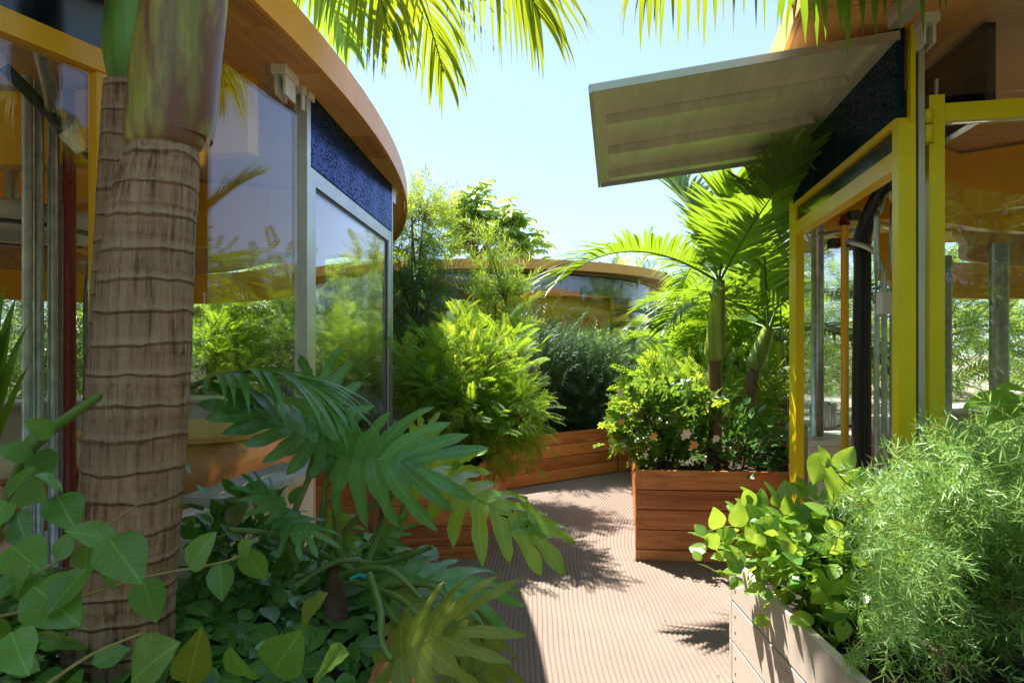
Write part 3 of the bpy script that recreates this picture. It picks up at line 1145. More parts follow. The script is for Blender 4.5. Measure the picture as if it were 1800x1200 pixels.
gr.build('grille', M['alu'], aco)
MB().tube([(q[0], q[1], 2.24), (q[0], q[1], SOFF - 0.001)], 0.03, 10).build('hanger', M['alu'], aco)


def desk(center, rx, ry, z, label, rot=0.0, arcs=(0, 2 * math.pi), top='plastic_white', h=0.30):
    t = thing('curved_desk', label, 'desk', (center[0], center[1], 0))
    A = np.linspace(arcs[0], arcs[1], 40)
    wob = 1 + 0.12 * np.sin(A * 3 + 1)
    x, y = rx * np.cos(A) * wob, ry * np.sin(A) * wob
    cr, sr = math.cos(rot), math.sin(rot)
    pts = np.stack([center[0] + x * cr - y * sr, center[1] + x * sr + y * cr], 1)
    tp = MB()
    n = len(pts)
    c0 = np.array(center)
    v = [(c0[0], c0[1], z)] + [(p[0], p[1], z) for p in pts] + [(c0[0], c0[1], z + 0.03)] + [(p[0], p[1], z + 0.03) for p in pts]
    f = []
    for i in range(n - 1):
        f += [(0, 2 + i, 1 + i), (n + 1, n + 2 + i, n + 3 + i), (1 + i, 2 + i, n + 3 + i, n + 2 + i)]
    tp.add(v, f)
    tp.build('desktop', M[top], t)
    pin = c0 + (pts - c0) * 0.93
    MB().strip(pin, 0.03, z - h, z - 0.001).build('apron', M['desk'], t, smooth=True)
    pc = c0 + (pts - c0) * 0.45
    MB().strip(pc, 0.03, 0.006, z - h).build('pedestal', M['white'], t, smooth=True)
    return t


desk((-1.95, 4.05), 0.75, 0.55, 1.0, 'curved orange timber tub desk seen through the pane left of the glass door', 0.9, h=0.40, top='desk')
desk((-2.3, 5.6), 0.7, 0.7, 0.74, 'white topped round desk behind the orange tub desk inside left pavilion', 0.2)
desk((-3.3, 3.6), 0.8, 0.7, 0.80, 'round orange timber desk behind the steel pipes at left edge', 0.4, top='desk')
# orange low cabinet inside the glass door
cab = thing('low_cabinet', 'low cream cabinet with bright orange panel behind the lower door glass', 'cabinet', (-1.6, 4.9, 0))
MB().box((-2.1, 5.05, 0.006), (-1.16, 5.35, 0.86)).build('carcass', M['white'], cab)
MB().box((-1.92, 5.03, 0.08), (-1.45, 5.049, 0.66)).build('panel', M['orange_acrylic'], cab)
MB().box((-1.42, 5.03, 0.08), (-1.2, 5.049, 0.66)).build('panel', M['orange_acrylic'], cab)

# ---- rear pavilion
CB, RB = np.array([-0.3, 12.9]), 3.5
bp = thing('glass_pavilion', 'far round glass pavilion with curved orange roof edge behind the rosemary', 'pavilion', (-0.3, 12.9, 0))
ang = np.linspace(0, 2 * np.pi, 73)[:-1]
bo = np.stack([CB[0] + RB * np.cos(ang), CB[1] + RB * np.sin(ang)], 1)
roof(bp, bo, soffit_w=0.35)
ang = np.linspace(-np.pi * 0.5 - 0.15, np.pi * 1.5 - 0.15, 85)
bw = np.stack([CB[0] + 3.2 * np.cos(ang), CB[1] + 3.2 * np.sin(ang)], 1)
wall_run(bp, bw, [(i, i + 7) for i in range(0, 84, 7)])
bi = np.stack([CB[0] + 3.0 * np.cos(ang), CB[1] + 3.0 * np.sin(ang)], 1)
MB().strip(bi, 0.03, 2.46, SOFF - 0.004).build('clerestory_band', M['navy'], bp)
for r, z0, z1 in ((2.6, 2.05, 2.46), (1.6, 2.2, 2.62)):
    wob = 1 + 0.10 * np.sin(ang * 4 + 0.6)
    bi = np.stack([CB[0] + r * wob * np.cos(ang), CB[1] + r * wob * np.sin(ang)], 1)
    MB().strip(bi, 0.08, z0 + 0.07 * np.sin(ang * 6), z1).build('ring_beam', M['yellow'], bp, smooth=True)
n = len(ang)
for px, d, m_, r in ((976, 10.6, 'galv', 0.085), (1112, 11.6, 'galv', 0.08), (1075, 11.0, 'lemon', 0.03), (740, 11.0, 'galv', 0.06), (850, 11.4, 'lemon', 0.03)):
    q = P(px, 0, d)
    pipe(bp, q[0], q[1], 0.005, 2.5, r, m_, 'column')
for px, d in ((1146, 12.2),):
    q = P(px, 0, d)
    seg_box(bp, 'door_post', (q[0] - 0.06, q[1]), (q[0] + 0.06, q[1]), 0.06, 0.0, 2.6, 'lemon')
q = P(1136, 0, 11.3)
nt_ = thing('notice_board', 'small white and red notice on the glass behind the rosemary', 'notice', (q[0], q[1], 1.0))
MB().box((q[0] - 0.12, q[1] - 0.07, 1.18), (q[0] + 0.12, q[1] - 0.055, 1.52)).build('sheet', M['plastic_white'], nt_)
MB().box((q[0] - 0.10, q[1] - 0.0745, 1.44), (q[0] + 0.10, q[1] - 0.0705, 1.50)).build('header', M['red'], nt_)
MB().box((q[0] - 0.10, q[1] - 0.0745, 1.22), (q[0] + 0.02, q[1] - 0.0705, 1.38)).build('picture', M['stem_green'], nt_)
v = [(CB[0], CB[1], 0.004)] + [(CB[0] + 3.15 * math.cos(a), CB[1] + 3.15 * math.sin(a), 0.004) for a in ang]
mb = MB()
mb.add(v, [(0, i, i + 1) for i in range(1, len(ang))])
mb.build('interior_floor', M['carpet'], bp)
MB().tube([(CB[0] + .5, CB[1] - .6, 2.18), (CB[0] + .5, CB[1] - .6, 2.26)], 0.55, 32).build('ceiling_air_unit', M['plastic_white'], bp, smooth=False)

# ---- right pavilion
rp = thing('glass_pavilion', 'right glass pavilion with yellow door frames and raised metal awning', 'pavilion', (3.8, 3.5, 0))
ro = smooth_curve([(3.4, -1.0), (5.4, -0.4), (6.9, 1.4), (7.4, 3.8), (6.7, 6.1), (5.0, 7.2), (3.4, 6.8), (2.3, 5.75), (1.68, 4.5), (1.36, 3.5), (1.16, 2.66), (1.065, 2.25), (1.10, 1.8), (1.45, 1.1), (2.1, 0.1)], 6, closed=True)
# ensure orientation counter-clockwise
roof(rp, ro, soffit_w=0.62)
E0, E1 = np.array([1.535, 2.43]), np.array([1.775, 3.89])
ee = norm(E1 - E0)
eo = np.array([-ee[1], ee[0]])        # outward (towards the path)


def rbox(name, a, b, th, z0, z1, mat, off=0.0, parent=None):
    return MB().strip([a, b], th, z0, z1, off=-off).build(name, M[mat], parent or rp)


rbox('perforated_panel', E0 + ee * 0.03, E1, 0.03, 2.425, SOFF - 0.002, 'perf', off=0.012)
rbox('door_header', E0 + ee * 0.03, E1, 0.06, 2.395, 2.423, 'mid_yellow')
rbox('transom_panel', E0 + ee * 0.06, E1 - ee * 0.05, 0.02, 2.30, 2.394, 'navy')
rbox('door_header', E0 + ee * 0.06, E1 - ee * 0.05, 0.06, 2.225, 2.299, 'mid_yellow')
rbox('door_jamb', E1 - ee * 0.05, E1 + ee * 0.045, 0.048, 0.0, 2.394, 'mid_yellow')
rbox('door_jamb', E1 + ee * 0.048, E1 + ee * 0.13, 0.03, 0.0, SOFF - 0.003, 'lemon')
rbox('door_jamb', E0 + ee * 0.0, E0 + ee * 0.058, 0.062, 0.0, 2.394, 'lemon')
rbox('post', E0 + np.array([0.048, -0.012]), E0 + np.array([0.056, 0.03]), 0.022, 0.0, SOFF - 0.003, 'alu')
rbox('post', E0 + np.array([0.024, 0.0]), E0 + np.array([0.032, 0.045]), 0.016, 2.396, SOFF - 0.003, 'lemon')
rbox('strike_plate', E1 - ee * 0.048, E1 - ee * 0.046, 0.03, 0.82, 1.0, 'screw')
# frontal fixed leaf with lemon frame
G0 = np.array([1.625, 2.455])
G1 = np.array([2.35, 2.32])
ge = norm(G1 - G0)
fr = MB().strip([G0, G0 + ge * 0.055], 0.05, 0.0, 2.50)
fr.strip([G0 + ge * 0.056, G1], 0.05, 2.395, 2.465)
fr.strip([G1 + ge * 0.001, G1 + ge * 0.055], 0.05, 0.0, 2.50)
lf = fr.build('door', M['lemon'], rp, label='lemon yellow framed glass door')
MB().tube([(G0[0] - 0.012, G0[1] - 0.03, 2.31), (G0[0] - 0.012, G0[1] - 0.03, 2.38)], 0.017, 10).build('hinge', M['lemon'], lf, smooth=True)
MB().tube([(G0[0] - 0.012, G0[1] - 0.03, 2.385), (G0[0] - 0.012, G0[1] - 0.03, 2.44)], 0.017, 10).build('hinge', M['lemon'], lf, smooth=True)
rot_box(lf, 'lock', (G0[0] + 0.03, G0[1] - 0.035, 1.08), (0.05, 0.02, 0.14), 0.0, 'lemon')
MB().strip([G0 + ge * 0.056, G1 - ge * 0.001], 0.012, 0.03, 2.393).build('door_glass', M['glass'], lf)
MB().strip([G0 + ge * 0.0, G1], 0.012, 2.502, SOFF - 0.03).build('glass_pane', M['glass'], rp)
w3 = smooth_curve([G1 + ge * 0.06, (3.1, 1.75), (4.2, 0.75), (5.4, 0.75), (6.4, 2.0), (6.8, 3.8), (6.2, 5.6), (4.9, 6.55), (3.6, 6.2), (2.72, 5.35), (2.14, 4.6), tuple(E1 + ee * 0.13)], 6)
wall_run(rp, w3, [(i, i + 6) for i in range(0, len(w3) - 7, 6)], cl=False)
wall_run(rp, np.array([w3[-7] + (w3[-1] - w3[-7]) * q for q in np.linspace(0, 1, 5)]), [(0, 4)], z0=0.02, base=False, cl=False)
cr_ = w3.mean(0)
mb = MB()
pl = np.vstack([w3, [E0], [G0]])
mb.add([(cr_[0], cr_[1], 0.004)] + [(q[0], q[1], 0.004) for q in pl], [(0, 1 + i, 2 + i) for i in range(len(pl) - 1)] + [(0, len(pl), 1)])
mb.build('interior_floor', M['carpet'], rp)
inn = w3[8:-6] + norm(cr_ - w3[8:-6]) * 0.3
MB().strip(inn, 0.5, 0.93, 0.965).build('counter', M['plastic_white'], rp)
MB().strip(inn, 0.05, 0.01, 0.929).build('counter_front', M['white'], rp)
far = w3[14:60] + norm(cr_ - w3[14:60]) * 0.5
MB().strip(far, 0.07, 2.02, 2.36).build('ring_beam', M['yellow'], rp)
far = w3[12:62] + norm(cr_ - w3[12:62]) * 0.95
MB().strip(far, 0.05, 2.28, SOFF).build('ring_beam', M['ceiling'], rp)
# dark slot beam above the frontal leaf, seen through the glass
MB().strip([(1.93, 3.05), (1.86, 2.55), (1.85, 2.42)], 0.04, 2.42, SOFF - 0.002).build('track_beam', M['navy'], rp)
bmr = smooth_curve([(1.95, 3.2), (2.6, 3.9), (3.6, 4.3), (5.0, 4.2), (6.2, 4.0)], 6)
MB().strip(bmr, 0.08, 2.32, SOFF - 0.002).build('girder', M['yellow'], rp)
bmr = smooth_curve([(2.1, 4.4), (3.0, 4.0), (3.9, 3.0), (4.6, 1.9)], 6)
MB().strip(bmr, 0.08, 2.40, SOFF - 0.002).build('girder', M['yellow'], rp)
# services seen through the open door
q = P(1437, 0, 4.05)
pipe(rp, q[0], q[1], 0.966, 2.36, 0.038, 'galv', 'column')
MB().strip([(q[0] - .12, q[1] - .1), (q[0] + .45, q[1] + .55)], 0.09, 2.30, 2.42).build('bracket_beam', M['yellow'], rp)
q = P(1485, 0, 3.75)
pipe(rp, q[0], q[1], 0.90, 2.26, 0.022, 'yellow', 'pipe', lab='amber yellow riser pipe')
MB().tube([(q[0], q[1], 2.262), (q[0], q[1], 2.28), (q[0], q[1], 2.33)], [0.03, 0.034, 0.02], 10).build('valve', M['red'], rp, smooth=True)
for k, (px, r) in enumerate(((1508, 0.030), (1519, 0.026))):
    a = P(px, 0, 3.3)
    top = P(px + 22, 330, 3.2)
    MB().tube(smooth_curve([(a[0], a[1], 0.01), (a[0], a[1], 1.2), (a[0] + 0.01, a[1], 1.9), (a[0] + 0.02, a[1], 2.15), (top[0] + .02, top[1] - .2, 2.42), (top[0] + .15, top[1] - .5, 2.7)], 5), r, 10).build('cable_duct', M['black'], rp, smooth=True)
a = P(1529, 0, 3.3)
pipe(rp, a[0], a[1], 0.01, 2.2, 0.008, 'red', 'pipe', lab='thin red pipe')
for k, (px, bend) in enumerate(((1541, 0.14), (1554, -0.10), (1569, 0.18))):
    a = P(px, 0, 3.1 + 0.04 * k)
    topz = (2.30, 2.02, 2.35)[k]
    pts = [(a[0], a[1], 0.01), (a[0], a[1], 1.0), (a[0], a[1], topz - 0.22), (a[0] + bend * 0.1, a[1], topz - 0.1), (a[0] + bend * 0.5, a[1] + 0.02, topz), (a[0] + bend * 1.6, a[1] + 0.05, topz + 0.05)]
    MB().tube(smooth_curve(pts, 5), 0.0135, 10).build('conduit', M['galv'], rp, smooth=True)
q = P(1561, 533, 3.0)
rot_box(rp, 'junction_box', (q[0], q[1], q[2] - 0.05), (0.085, 0.05, 0.10), 0.05, 'plastic_white')
a, b = P(1436, 412, 3.7), P(1500, 405, 3.9)
MB().tube([a, b], 0.011, 8).build('pipe', M['galv'], rp, smooth=True)
for c_ in ((1466, 428, 3.8), (1500, 380, 3.5), (1499, 430, 3.5)):
    q = P(*c_)
    mb = MB()
    mb.box(q - 0.028, q + 0.028)
    mb.box(q - (0.04, 0.01, 0.012), q + (0.04, 0.0, 0.018))
    mb.build('bracket', M['screw'], rp)
q = P(1487, 400, 3.75)
# cream block by the jamb with books on it
blk = thing('cream_counter', 'small cream counter block behind the far yellow door jamb', 'counter', (2.0, 3.9, 0))
ja = E1 + np.array([0.05, -0.05])
MB().strip([(1.80, 3.80), (2.075, 3.84)], 0.008, 0.02, 0.928).build('front', M['white'], blk)
mb = MB()
mb.add([(1.80, 3.80, 0.93), (2.085, 3.84, 0.93), (2.6, 4.7, 0.93), (2.15, 4.55, 0.93), (1.80, 3.80, 0.965), (2.085, 3.84, 0.965), (2.6, 4.7, 0.965), (2.15, 4.55, 0.965)],
       [(3, 2, 1, 0), (4, 5, 6, 7), (0, 1, 5, 4), (1, 2, 6, 5), (2, 3, 7, 6), (3, 0, 4, 7)])
mb.build('countertop', M['plastic_white'], blk)
for k in range(6):
    q = P(1443 + k * 5.2, 700, 4.4)
    bk = MB().box((q[0] - 0.009, q[1], 0.966), (q[0] + 0.009, q[1] + 0.15, 0.966 + 0.16 + 0.012 * ((k * 7) % 3)))
    tag(bk.build('book', M['paper' if k % 2 else 'galv']), ['leftmost grey book of the row on the cream counter', 'second book from the left on the cream counter, pale cover', 'third book from the left on the cream counter, grey cover', 'fourth book from the left on the cream counter, pale cover', 'grey book next to the rightmost one on the cream counter', 'rightmost pale book of the row on the cream counter'][k], 'book', 'books standing on the cream counter')
dsk2 = desk((3.4, 3.6), 0.8, 0.8, 0.86, 'pale curved desk seen through the yellow framed glass at right', 0.3, h=0.25)
dsk2 = desk((4.9, 2.6), 0.8, 0.7, 0.74, 'pale round desk deeper inside the right pavilion', 0.3, h=0.2)
q = P(1756, 0, 4.6)
pipe(rp, q[0], q[1], 0.005, 2.3, 0.06, 'galv', 'column')
q = P(1660, 0, 5.2)
pipe(rp, q[0], q[1], 0.005, 2.3, 0.055, 'galv', 'column')
q = P(1648, 0, 2.75)
pipe(rp, q[0], q[1], 0.005, 2.7, 0.013, 'galv', 'conduit')

# raised awning
L_AW = 1.235
h_in, h_out = SOFF - 0.03, 2.62
A0, A1 = E0 + ee * 0.0, E1 + ee * 0.05
ax = Vector((eo[0] * L_AW, eo[1] * L_AW, h_out - h_in)).normalized()
ay = Vector((ee[0], ee[1], 0))
az = ax.cross(ay)
aw_m = Matrix(((ax[0], ay[0], az[0], A0[0]), (ax[1], ay[1], az[1], A0[1]), (ax[2], ay[2], az[2], h_in), (0, 0, 0, 1)))
WL = float(np.linalg.norm(A1 - A0))
s_ = -1 if az[2] > 0 else 1     # underside direction in local z


def aw_part(name, lo, hi, mat, parent):
    mb = MB().box(lo, hi)
    ob = bpy.data.objects.new(name, mb.mesh(name, mat))
    link(ob, parent, world_m=aw_m)
    return ob


def zz(a, b):
    a, b = s_ * a, s_ * b
    return min(a, b), max(a, b)


z0, z1 = zz(-0.006, 0.0)
awn = aw_part('awning', (0.03, 0, z0), (L_AW, WL, z1), M['awning'], rp)
z0, z1 = zz(0.0005, 0.016)
for fr_ in (0.26, 0.56, 0.86):
    y = WL * fr_
    z0, z1 = zz(0.0005, 0.045)
    aw_part('rib', (0.10, y - 0.035, z0), (L_AW - 0.07, y + 0.03, z1), M['awning'], awn)
z0, z1 = zz(0.0005, 0.03)
aw_part('edge_trim', (L_AW - 0.012, 0.0, z0), (L_AW + 0.004, WL, z1), M['alu'], awn)
aw_part('edge_trim', (0.03, -0.006, z0), (L_AW - 0.013, 0.004, z1), M['alu'], awn)
aw_part('edge_trim', (0.03, WL - 0.004, z0), (L_AW - 0.013, WL + 0.006, z1), M['alu'], awn)
z0, z1 = zz(0.0005, 0.02)
aw_part('hinge_flange', (0.03, 0.01, z0), (0.098, WL - 0.01, z1), M['awning'], awn)
rot_box(rp, 'door_closer', (1.40, 2.16, SOFF - 0.075), (0.05, 0.34, 0.07), math.radians(-8), 'alu')
clamp(rp, E0 + np.array([0.05, -0.02]), ang=math.radians(80))

#@@PLANTS@@
# ------------------------------------------------------------------ foliage templates (unit length along +Y, normal +Z)
def ovate(n=5, w=0.32, fold=0.06, droop=0.12, tip=1.0, ruff=0.0):
    ts = np.linspace(0, 1, n + 1)
    wid = w * np.sin(np.pi * ts ** 0.8) ** 0.85
    wid[0] = 0.0
    wid[-1] = 0.0
    V = []
    for i, t in enumerate(ts):
        z = -droop * t * t
        if i in (0, n):
            V.append((0, t, z))
        else:
            r = ruff * math.sin(i * 2.3)
            V += [(-wid[i], t, z + fold + r), (0, t, z), (wid[i], t, z + fold - r)]
    F_ = []
    idx = lambda i, k: 0 if i == 0 else (1 + (n - 1) * 3 if i == n else 1 + (i - 1) * 3 + k)
    for i in range(n):
        if i == 0:
            F_ += [(0, idx(1, 1), idx(1, 0)), (0, idx(1, 2), idx(1, 1))]
        elif i == n - 1:
            F_ += [(idx(i, 0), idx(i, 1), idx(n, 0)), (idx(i, 1), idx(i, 2), idx(n, 0))]
        else:
            F_ += [(idx(i, 0), idx(i, 1), idx(i + 1, 1), idx(i + 1, 0)), (idx(i, 1), idx(i, 2), idx(i + 1, 2), idx(i + 1, 1))]
    return np.array(V, float), F_


def needle(w=0.06, droop=0.1):
    return np.array([(-w * .4, 0, 0), (w * .4, 0, 0), (w, 0.5, -droop * .25), (-w, 0.5, -droop * .25), (0, 1, -droop)], float), [(0, 1, 2, 3), (3, 2, 4)]


def pinnate(nl=9, ll=0.27, w=0.031, ang=55, droop=0.25):
    V, F_ = [], []
    def add(v, f):
        k = len(V)
        V.extend(v)
        F_.extend([tuple(i + k for i in q) for q in f])
    def rz(t):
        return -droop * t * t
    add([(-0.008, 0, 0), (0.008, 0, 0), (0.006, 0.5, rz(.5)), (-0.006, 0.5, rz(.5)), (0, 1, rz(1))], [(0, 1, 2, 3), (3, 2, 4)])
    for i in range(nl):
        t = 0.12 + 0.84 * i / (nl - 1)
        l = ll * (0.55 + 0.9 * math.sin(math.pi * (0.15 + 0.75 * t)) * 0.7)
        for s in (-1, 1):
            a = math.radians(ang - 22 * t)
            dx, dy = s * math.sin(a), math.cos(a)
            px_, py_ = -dy * s, dx * s
            b = (0, t, rz(t))
            m_ = (dx * l * .5, t + dy * l * .5, rz(t) + 0.01)
            e = (dx * l, t + dy * l, rz(t) - l * 0.25)
            add([b, (m_[0] + px_ * w, m_[1] + py_ * w, m_[2]), e, (m_[0] - px_ * w, m_[1] - py_ * w, m_[2])], [(0, 1, 2, 3)])
    return np.array(V, float), F_


def whorl(tmpl, k=6, tilt=0.35, seed=1):
    """several leaves fanned round a point (rosette)"""
    rng = np.random.default_rng(seed)
    tv, tf = tmpl
    V, F_ = [], []
    for i in range(k):
        a = 2 * math.pi * i / k + rng.uniform(-.3, .3)
        d = np.array([math.cos(a), math.sin(a), rng.uniform(-0.5, 0.5) * tilt + tilt])
        s = rng.uniform(0.7, 1.05)
        v = inst(tv, np.zeros((1, 3)), d[None], np.array([[0, 0, 1.0]]), np.array([s]))[0]
        n0 = sum(len(x) for x in V)
        V.append(v)
        F_ += [tuple(q + n0 for q in f) for f in tf]
    return np.concatenate(V), F_


def sprig(tmpl, k=14, ang=50, ll=0.3, seed=2, droop=0.1, top=True):
    """a twig (along +Y) carrying small leaves all round"""
    rng = np.random.default_rng(seed)
    tv, tf = tmpl
    V, F_ = [np.array([(-0.01, 0, 0), (0.01, 0, 0), (0, 1, -droop)], float)], [(0, 1, 2)]
    for i in range(k):
        t = 0.08 + 0.92 * i / (k - 1)
        a = i * 2.4 + rng.uniform(-.4, .4)
        e = math.radians(ang * (1.15 - 0.6 * t))
        d = np.array([math.sin(e) * math.cos(a), math.cos(e), math.sin(e) * math.sin(a)])
        up = np.array([math.cos(a) * -.6, 0.5, 0.8])
        v = inst(tv, np.array([[0, t, -droop * t * t]]), d[None], up[None], np.array([ll * rng.uniform(.7, 1.1)]))[0]
        n0 = sum(len(x) for x in V)
        V.append(v)
        F_ += [tuple(q + n0 for q in f) for f in tf]
    return np.concatenate(V), F_


def build_leaves(t, tmpl, pos, ydir, up, sc, mat, name='leaf', singles=0, smooth=True):
    """first `singles` leaves nearest the camera as own objects, the rest as one stuff part"""
    tv, tf = tmpl
    pos, ydir, up = (np.asarray(a, float) for a in (pos, ydir, up))
    sc = np.broadcast_to(np.asarray(sc, float), (len(pos),)).copy()
    if singles:
        d = np.linalg.norm(pos - np.array([0, 0, EYE]), axis=1) / sc
        order = np.argsort(d)
        one = order[:singles]
        rest = order[singles:]
        mb = MB()
        tm = T_VEIN if tmpl is T_OV_W else (tv, tf)
        mb.add(*tm, uv=tm[0])
        me = mb.mesh(name, mat, smooth)
        x, y, z = frames(ydir, up)
        for i in one:
            o = bpy.data.objects.new(name, me)
            s = sc[i]
            m = Matrix(((x[i][0] * s, y[i][0] * s, z[i][0] * s, pos[i][0]), (x[i][1] * s, y[i][1] * s, z[i][1] * s, pos[i][1]), (x[i][2] * s, y[i][2] * s, z[i][2] * s, pos[i][2]), (0, 0, 0, 1)))
            link(o, t, world_m=m)
    else:
        rest = np.arange(len(pos))
    if len(rest):
        mb = MB()
        mb.add_many(inst(tv, pos[rest], ydir[rest], up[rest], sc[rest]), tf, uv=tv if tmpl is T_OV_W else None)
        mb.build('foliage', mat, t, smooth=smooth, kind='stuff')


def rand_dirs(n, zmin=-1, zmax=1):
    z = RNG.uniform(zmin, zmax, n)
    a = RNG.uniform(0, 2 * np.pi, n)
    r = np.sqrt(np.clip(1 - z * z, 0, 1))
    return np.stack([r * np.cos(a), r * np.sin(a), z], 1)


def shrub(label, base, center, radii, mat, tmpl, n_clump=60, per=14, size=0.12, spread=0.14, stems=7, stem_mat='twig', cat='shrub', name='shrub',
          group=None, upbias=0.5, outbias=1.0, shell=0.35, t=None, stem_r=0.012, hang=0.0, singles=0, mat2=None, rag=0.25):
    base, center, radii = (np.asarray(a, float) for a in (base, center, radii))
    if t is None:
        t = thing(name, label, cat, tuple(base), group)
    d = rand_dirs(n_clump)
    lob = 1 + rag * np.sin(d[:, 0] * 5 + base[0] * 3) * np.cos(d[:, 2] * 4 + d[:, 1] * 3 + base[1]) + RNG.uniform(-rag, rag, n_clump) * 0.6
    rr = (shell + (1 - shell) * RNG.random(n_clump) ** 0.5) * lob
    cc = center + d * radii * rr[:, None]
    keep = cc[:, 2] > base[2] + 0.02
    cc, d = cc[keep], d[keep]
    st = MB()
    forks = []
    for i in range(stems):
        e = center + rand_dirs(1, -0.2, 0.9)[0] * radii * 0.35
        b = base + np.array([random.uniform(-1, 1) * radii[0] * 0.15, random.uniform(-1, 1) * radii[1] * 0.15, 0])
        mid = (b + e) / 2 + RNG.uniform(-.1, .1, 3) * radii
        c3_ = smooth_curve([b, mid, e], 4)
        st.tube(c3_, np.linspace(stem_r, stem_r * 0.6, len(c3_)), 6)
        forks.append(c3_)
    fk = np.concatenate(forks)
    for c_ in cc:
        j = np.argmin(np.linalg.norm(fk - c_, axis=1) + np.random.default_rng(int(abs(c_[0]) * 1e4)).uniform(0, .1, len(fk)))
        a = fk[j]
        m_ = (a + c_) / 2 + np.array([0, 0, 0.05 * radii[2]])
        st.tube([a, m_, c_], [stem_r * .4, stem_r * .3, stem_r * .15], 4, cap=False)
    st.build('stem', M[stem_mat], t, smooth=True)
    n = len(cc) * per
    idx = np.repeat(np.arange(len(cc)), per)
    off = RNG.normal(0, 1, (n, 3)) * spread * 0.5
    pos = cc[idx] + off
    pos[:, 2] = np.maximum(pos[:, 2], base[2] + 0.01)
    yd = norm(rand_dirs(n) + d[idx] * outbias + off * 4 + np.array([0, 0, upbias]) - np.array([0, 0, hang]))
    up = norm(rand_dirs(n) * 0.7 + np.array([0, 0, 1.0]) + d[idx] * 0.4)
    sc = size * RNG.uniform(0.6, 1.25, n)
    if mat2:
        h = RNG.random(n) < 0.3
        build_leaves(t, tmpl, pos[h], yd[h], up[h], sc[h], M[mat2])
        pos, yd, up, sc = pos[~h], yd[~h], up[~h], sc[~h]
    build_leaves(t, tmpl, pos, yd, up, sc, M[mat], singles=singles)
    return t


def veined(n=16, w=0.36, fold=0.05, droop=0.18, ruff=0.012, nv=7, amp=0.010, heart=0.0):
    ts = np.linspace(0, 1, n + 1)
    cols = np.array([-1, -0.66, -0.33, 0, 0.33, 0.66, 1.0])
    V = []
    for i, t in enumerate(ts):
        wd = w * math.sin(math.pi * min(1.0, t ** 0.72)) ** 0.8 * (1 if 0 < t < 1 else 0)
        for c_ in cols:
            x = wd * c_
            y = t - heart * abs(c_) * (1 - t) ** 2 * 0.3
            ve = amp * math.cos((t - abs(c_) * wd * 0.9) * nv * 2 * math.pi) * min(1, abs(c_) * 2) * min(1, wd * 8)
            z = -droop * t * t + fold * abs(c_) ** 1.3 * min(1, wd * 5) + ve + ruff * math.sin(t * 11 + c_ * 2) * abs(c_)
            V.append((x, y, z))
    F_ = []
    m_ = len(cols)
    for i in range(n):
        for k in range(m_ - 1):
            a = i * m_ + k
            F_.append((a, a + 1, a + m_ + 1, a + m_))
    return np.array(V, float), F_


T_VEIN = veined()
T_OV = ovate()
T_OV_W = ovate(6, 0.36, 0.05, 0.18, ruff=0.015)
T_OV_L = ovate(4, 0.17, 0.04, 0.15)
T_ND = needle()
T_ND_T = needle(0.035, 0.1)
T_PIN = pinnate()
T_PIN2 = pinnate(7, 0.34, 0.046, 60, 0.15)
T_SPRIG_N = sprig(needle(0.07, 0.1), 22, 62, 0.26)
T_SPRIG_P = sprig(needle(0.055, 0.25), 20, 60, 0.42)
T_SPRIG_A = sprig(needle(0.050, 0.0), 18, 72, 0.33, droop=0.25)
T_ROS_L = whorl(ovate(4, 0.2, 0.04, 0.25), 7, 0.3)
T_ROS_S = whorl(ovate(4, 0.24, 0.03, 0.55), 8, 0.05)


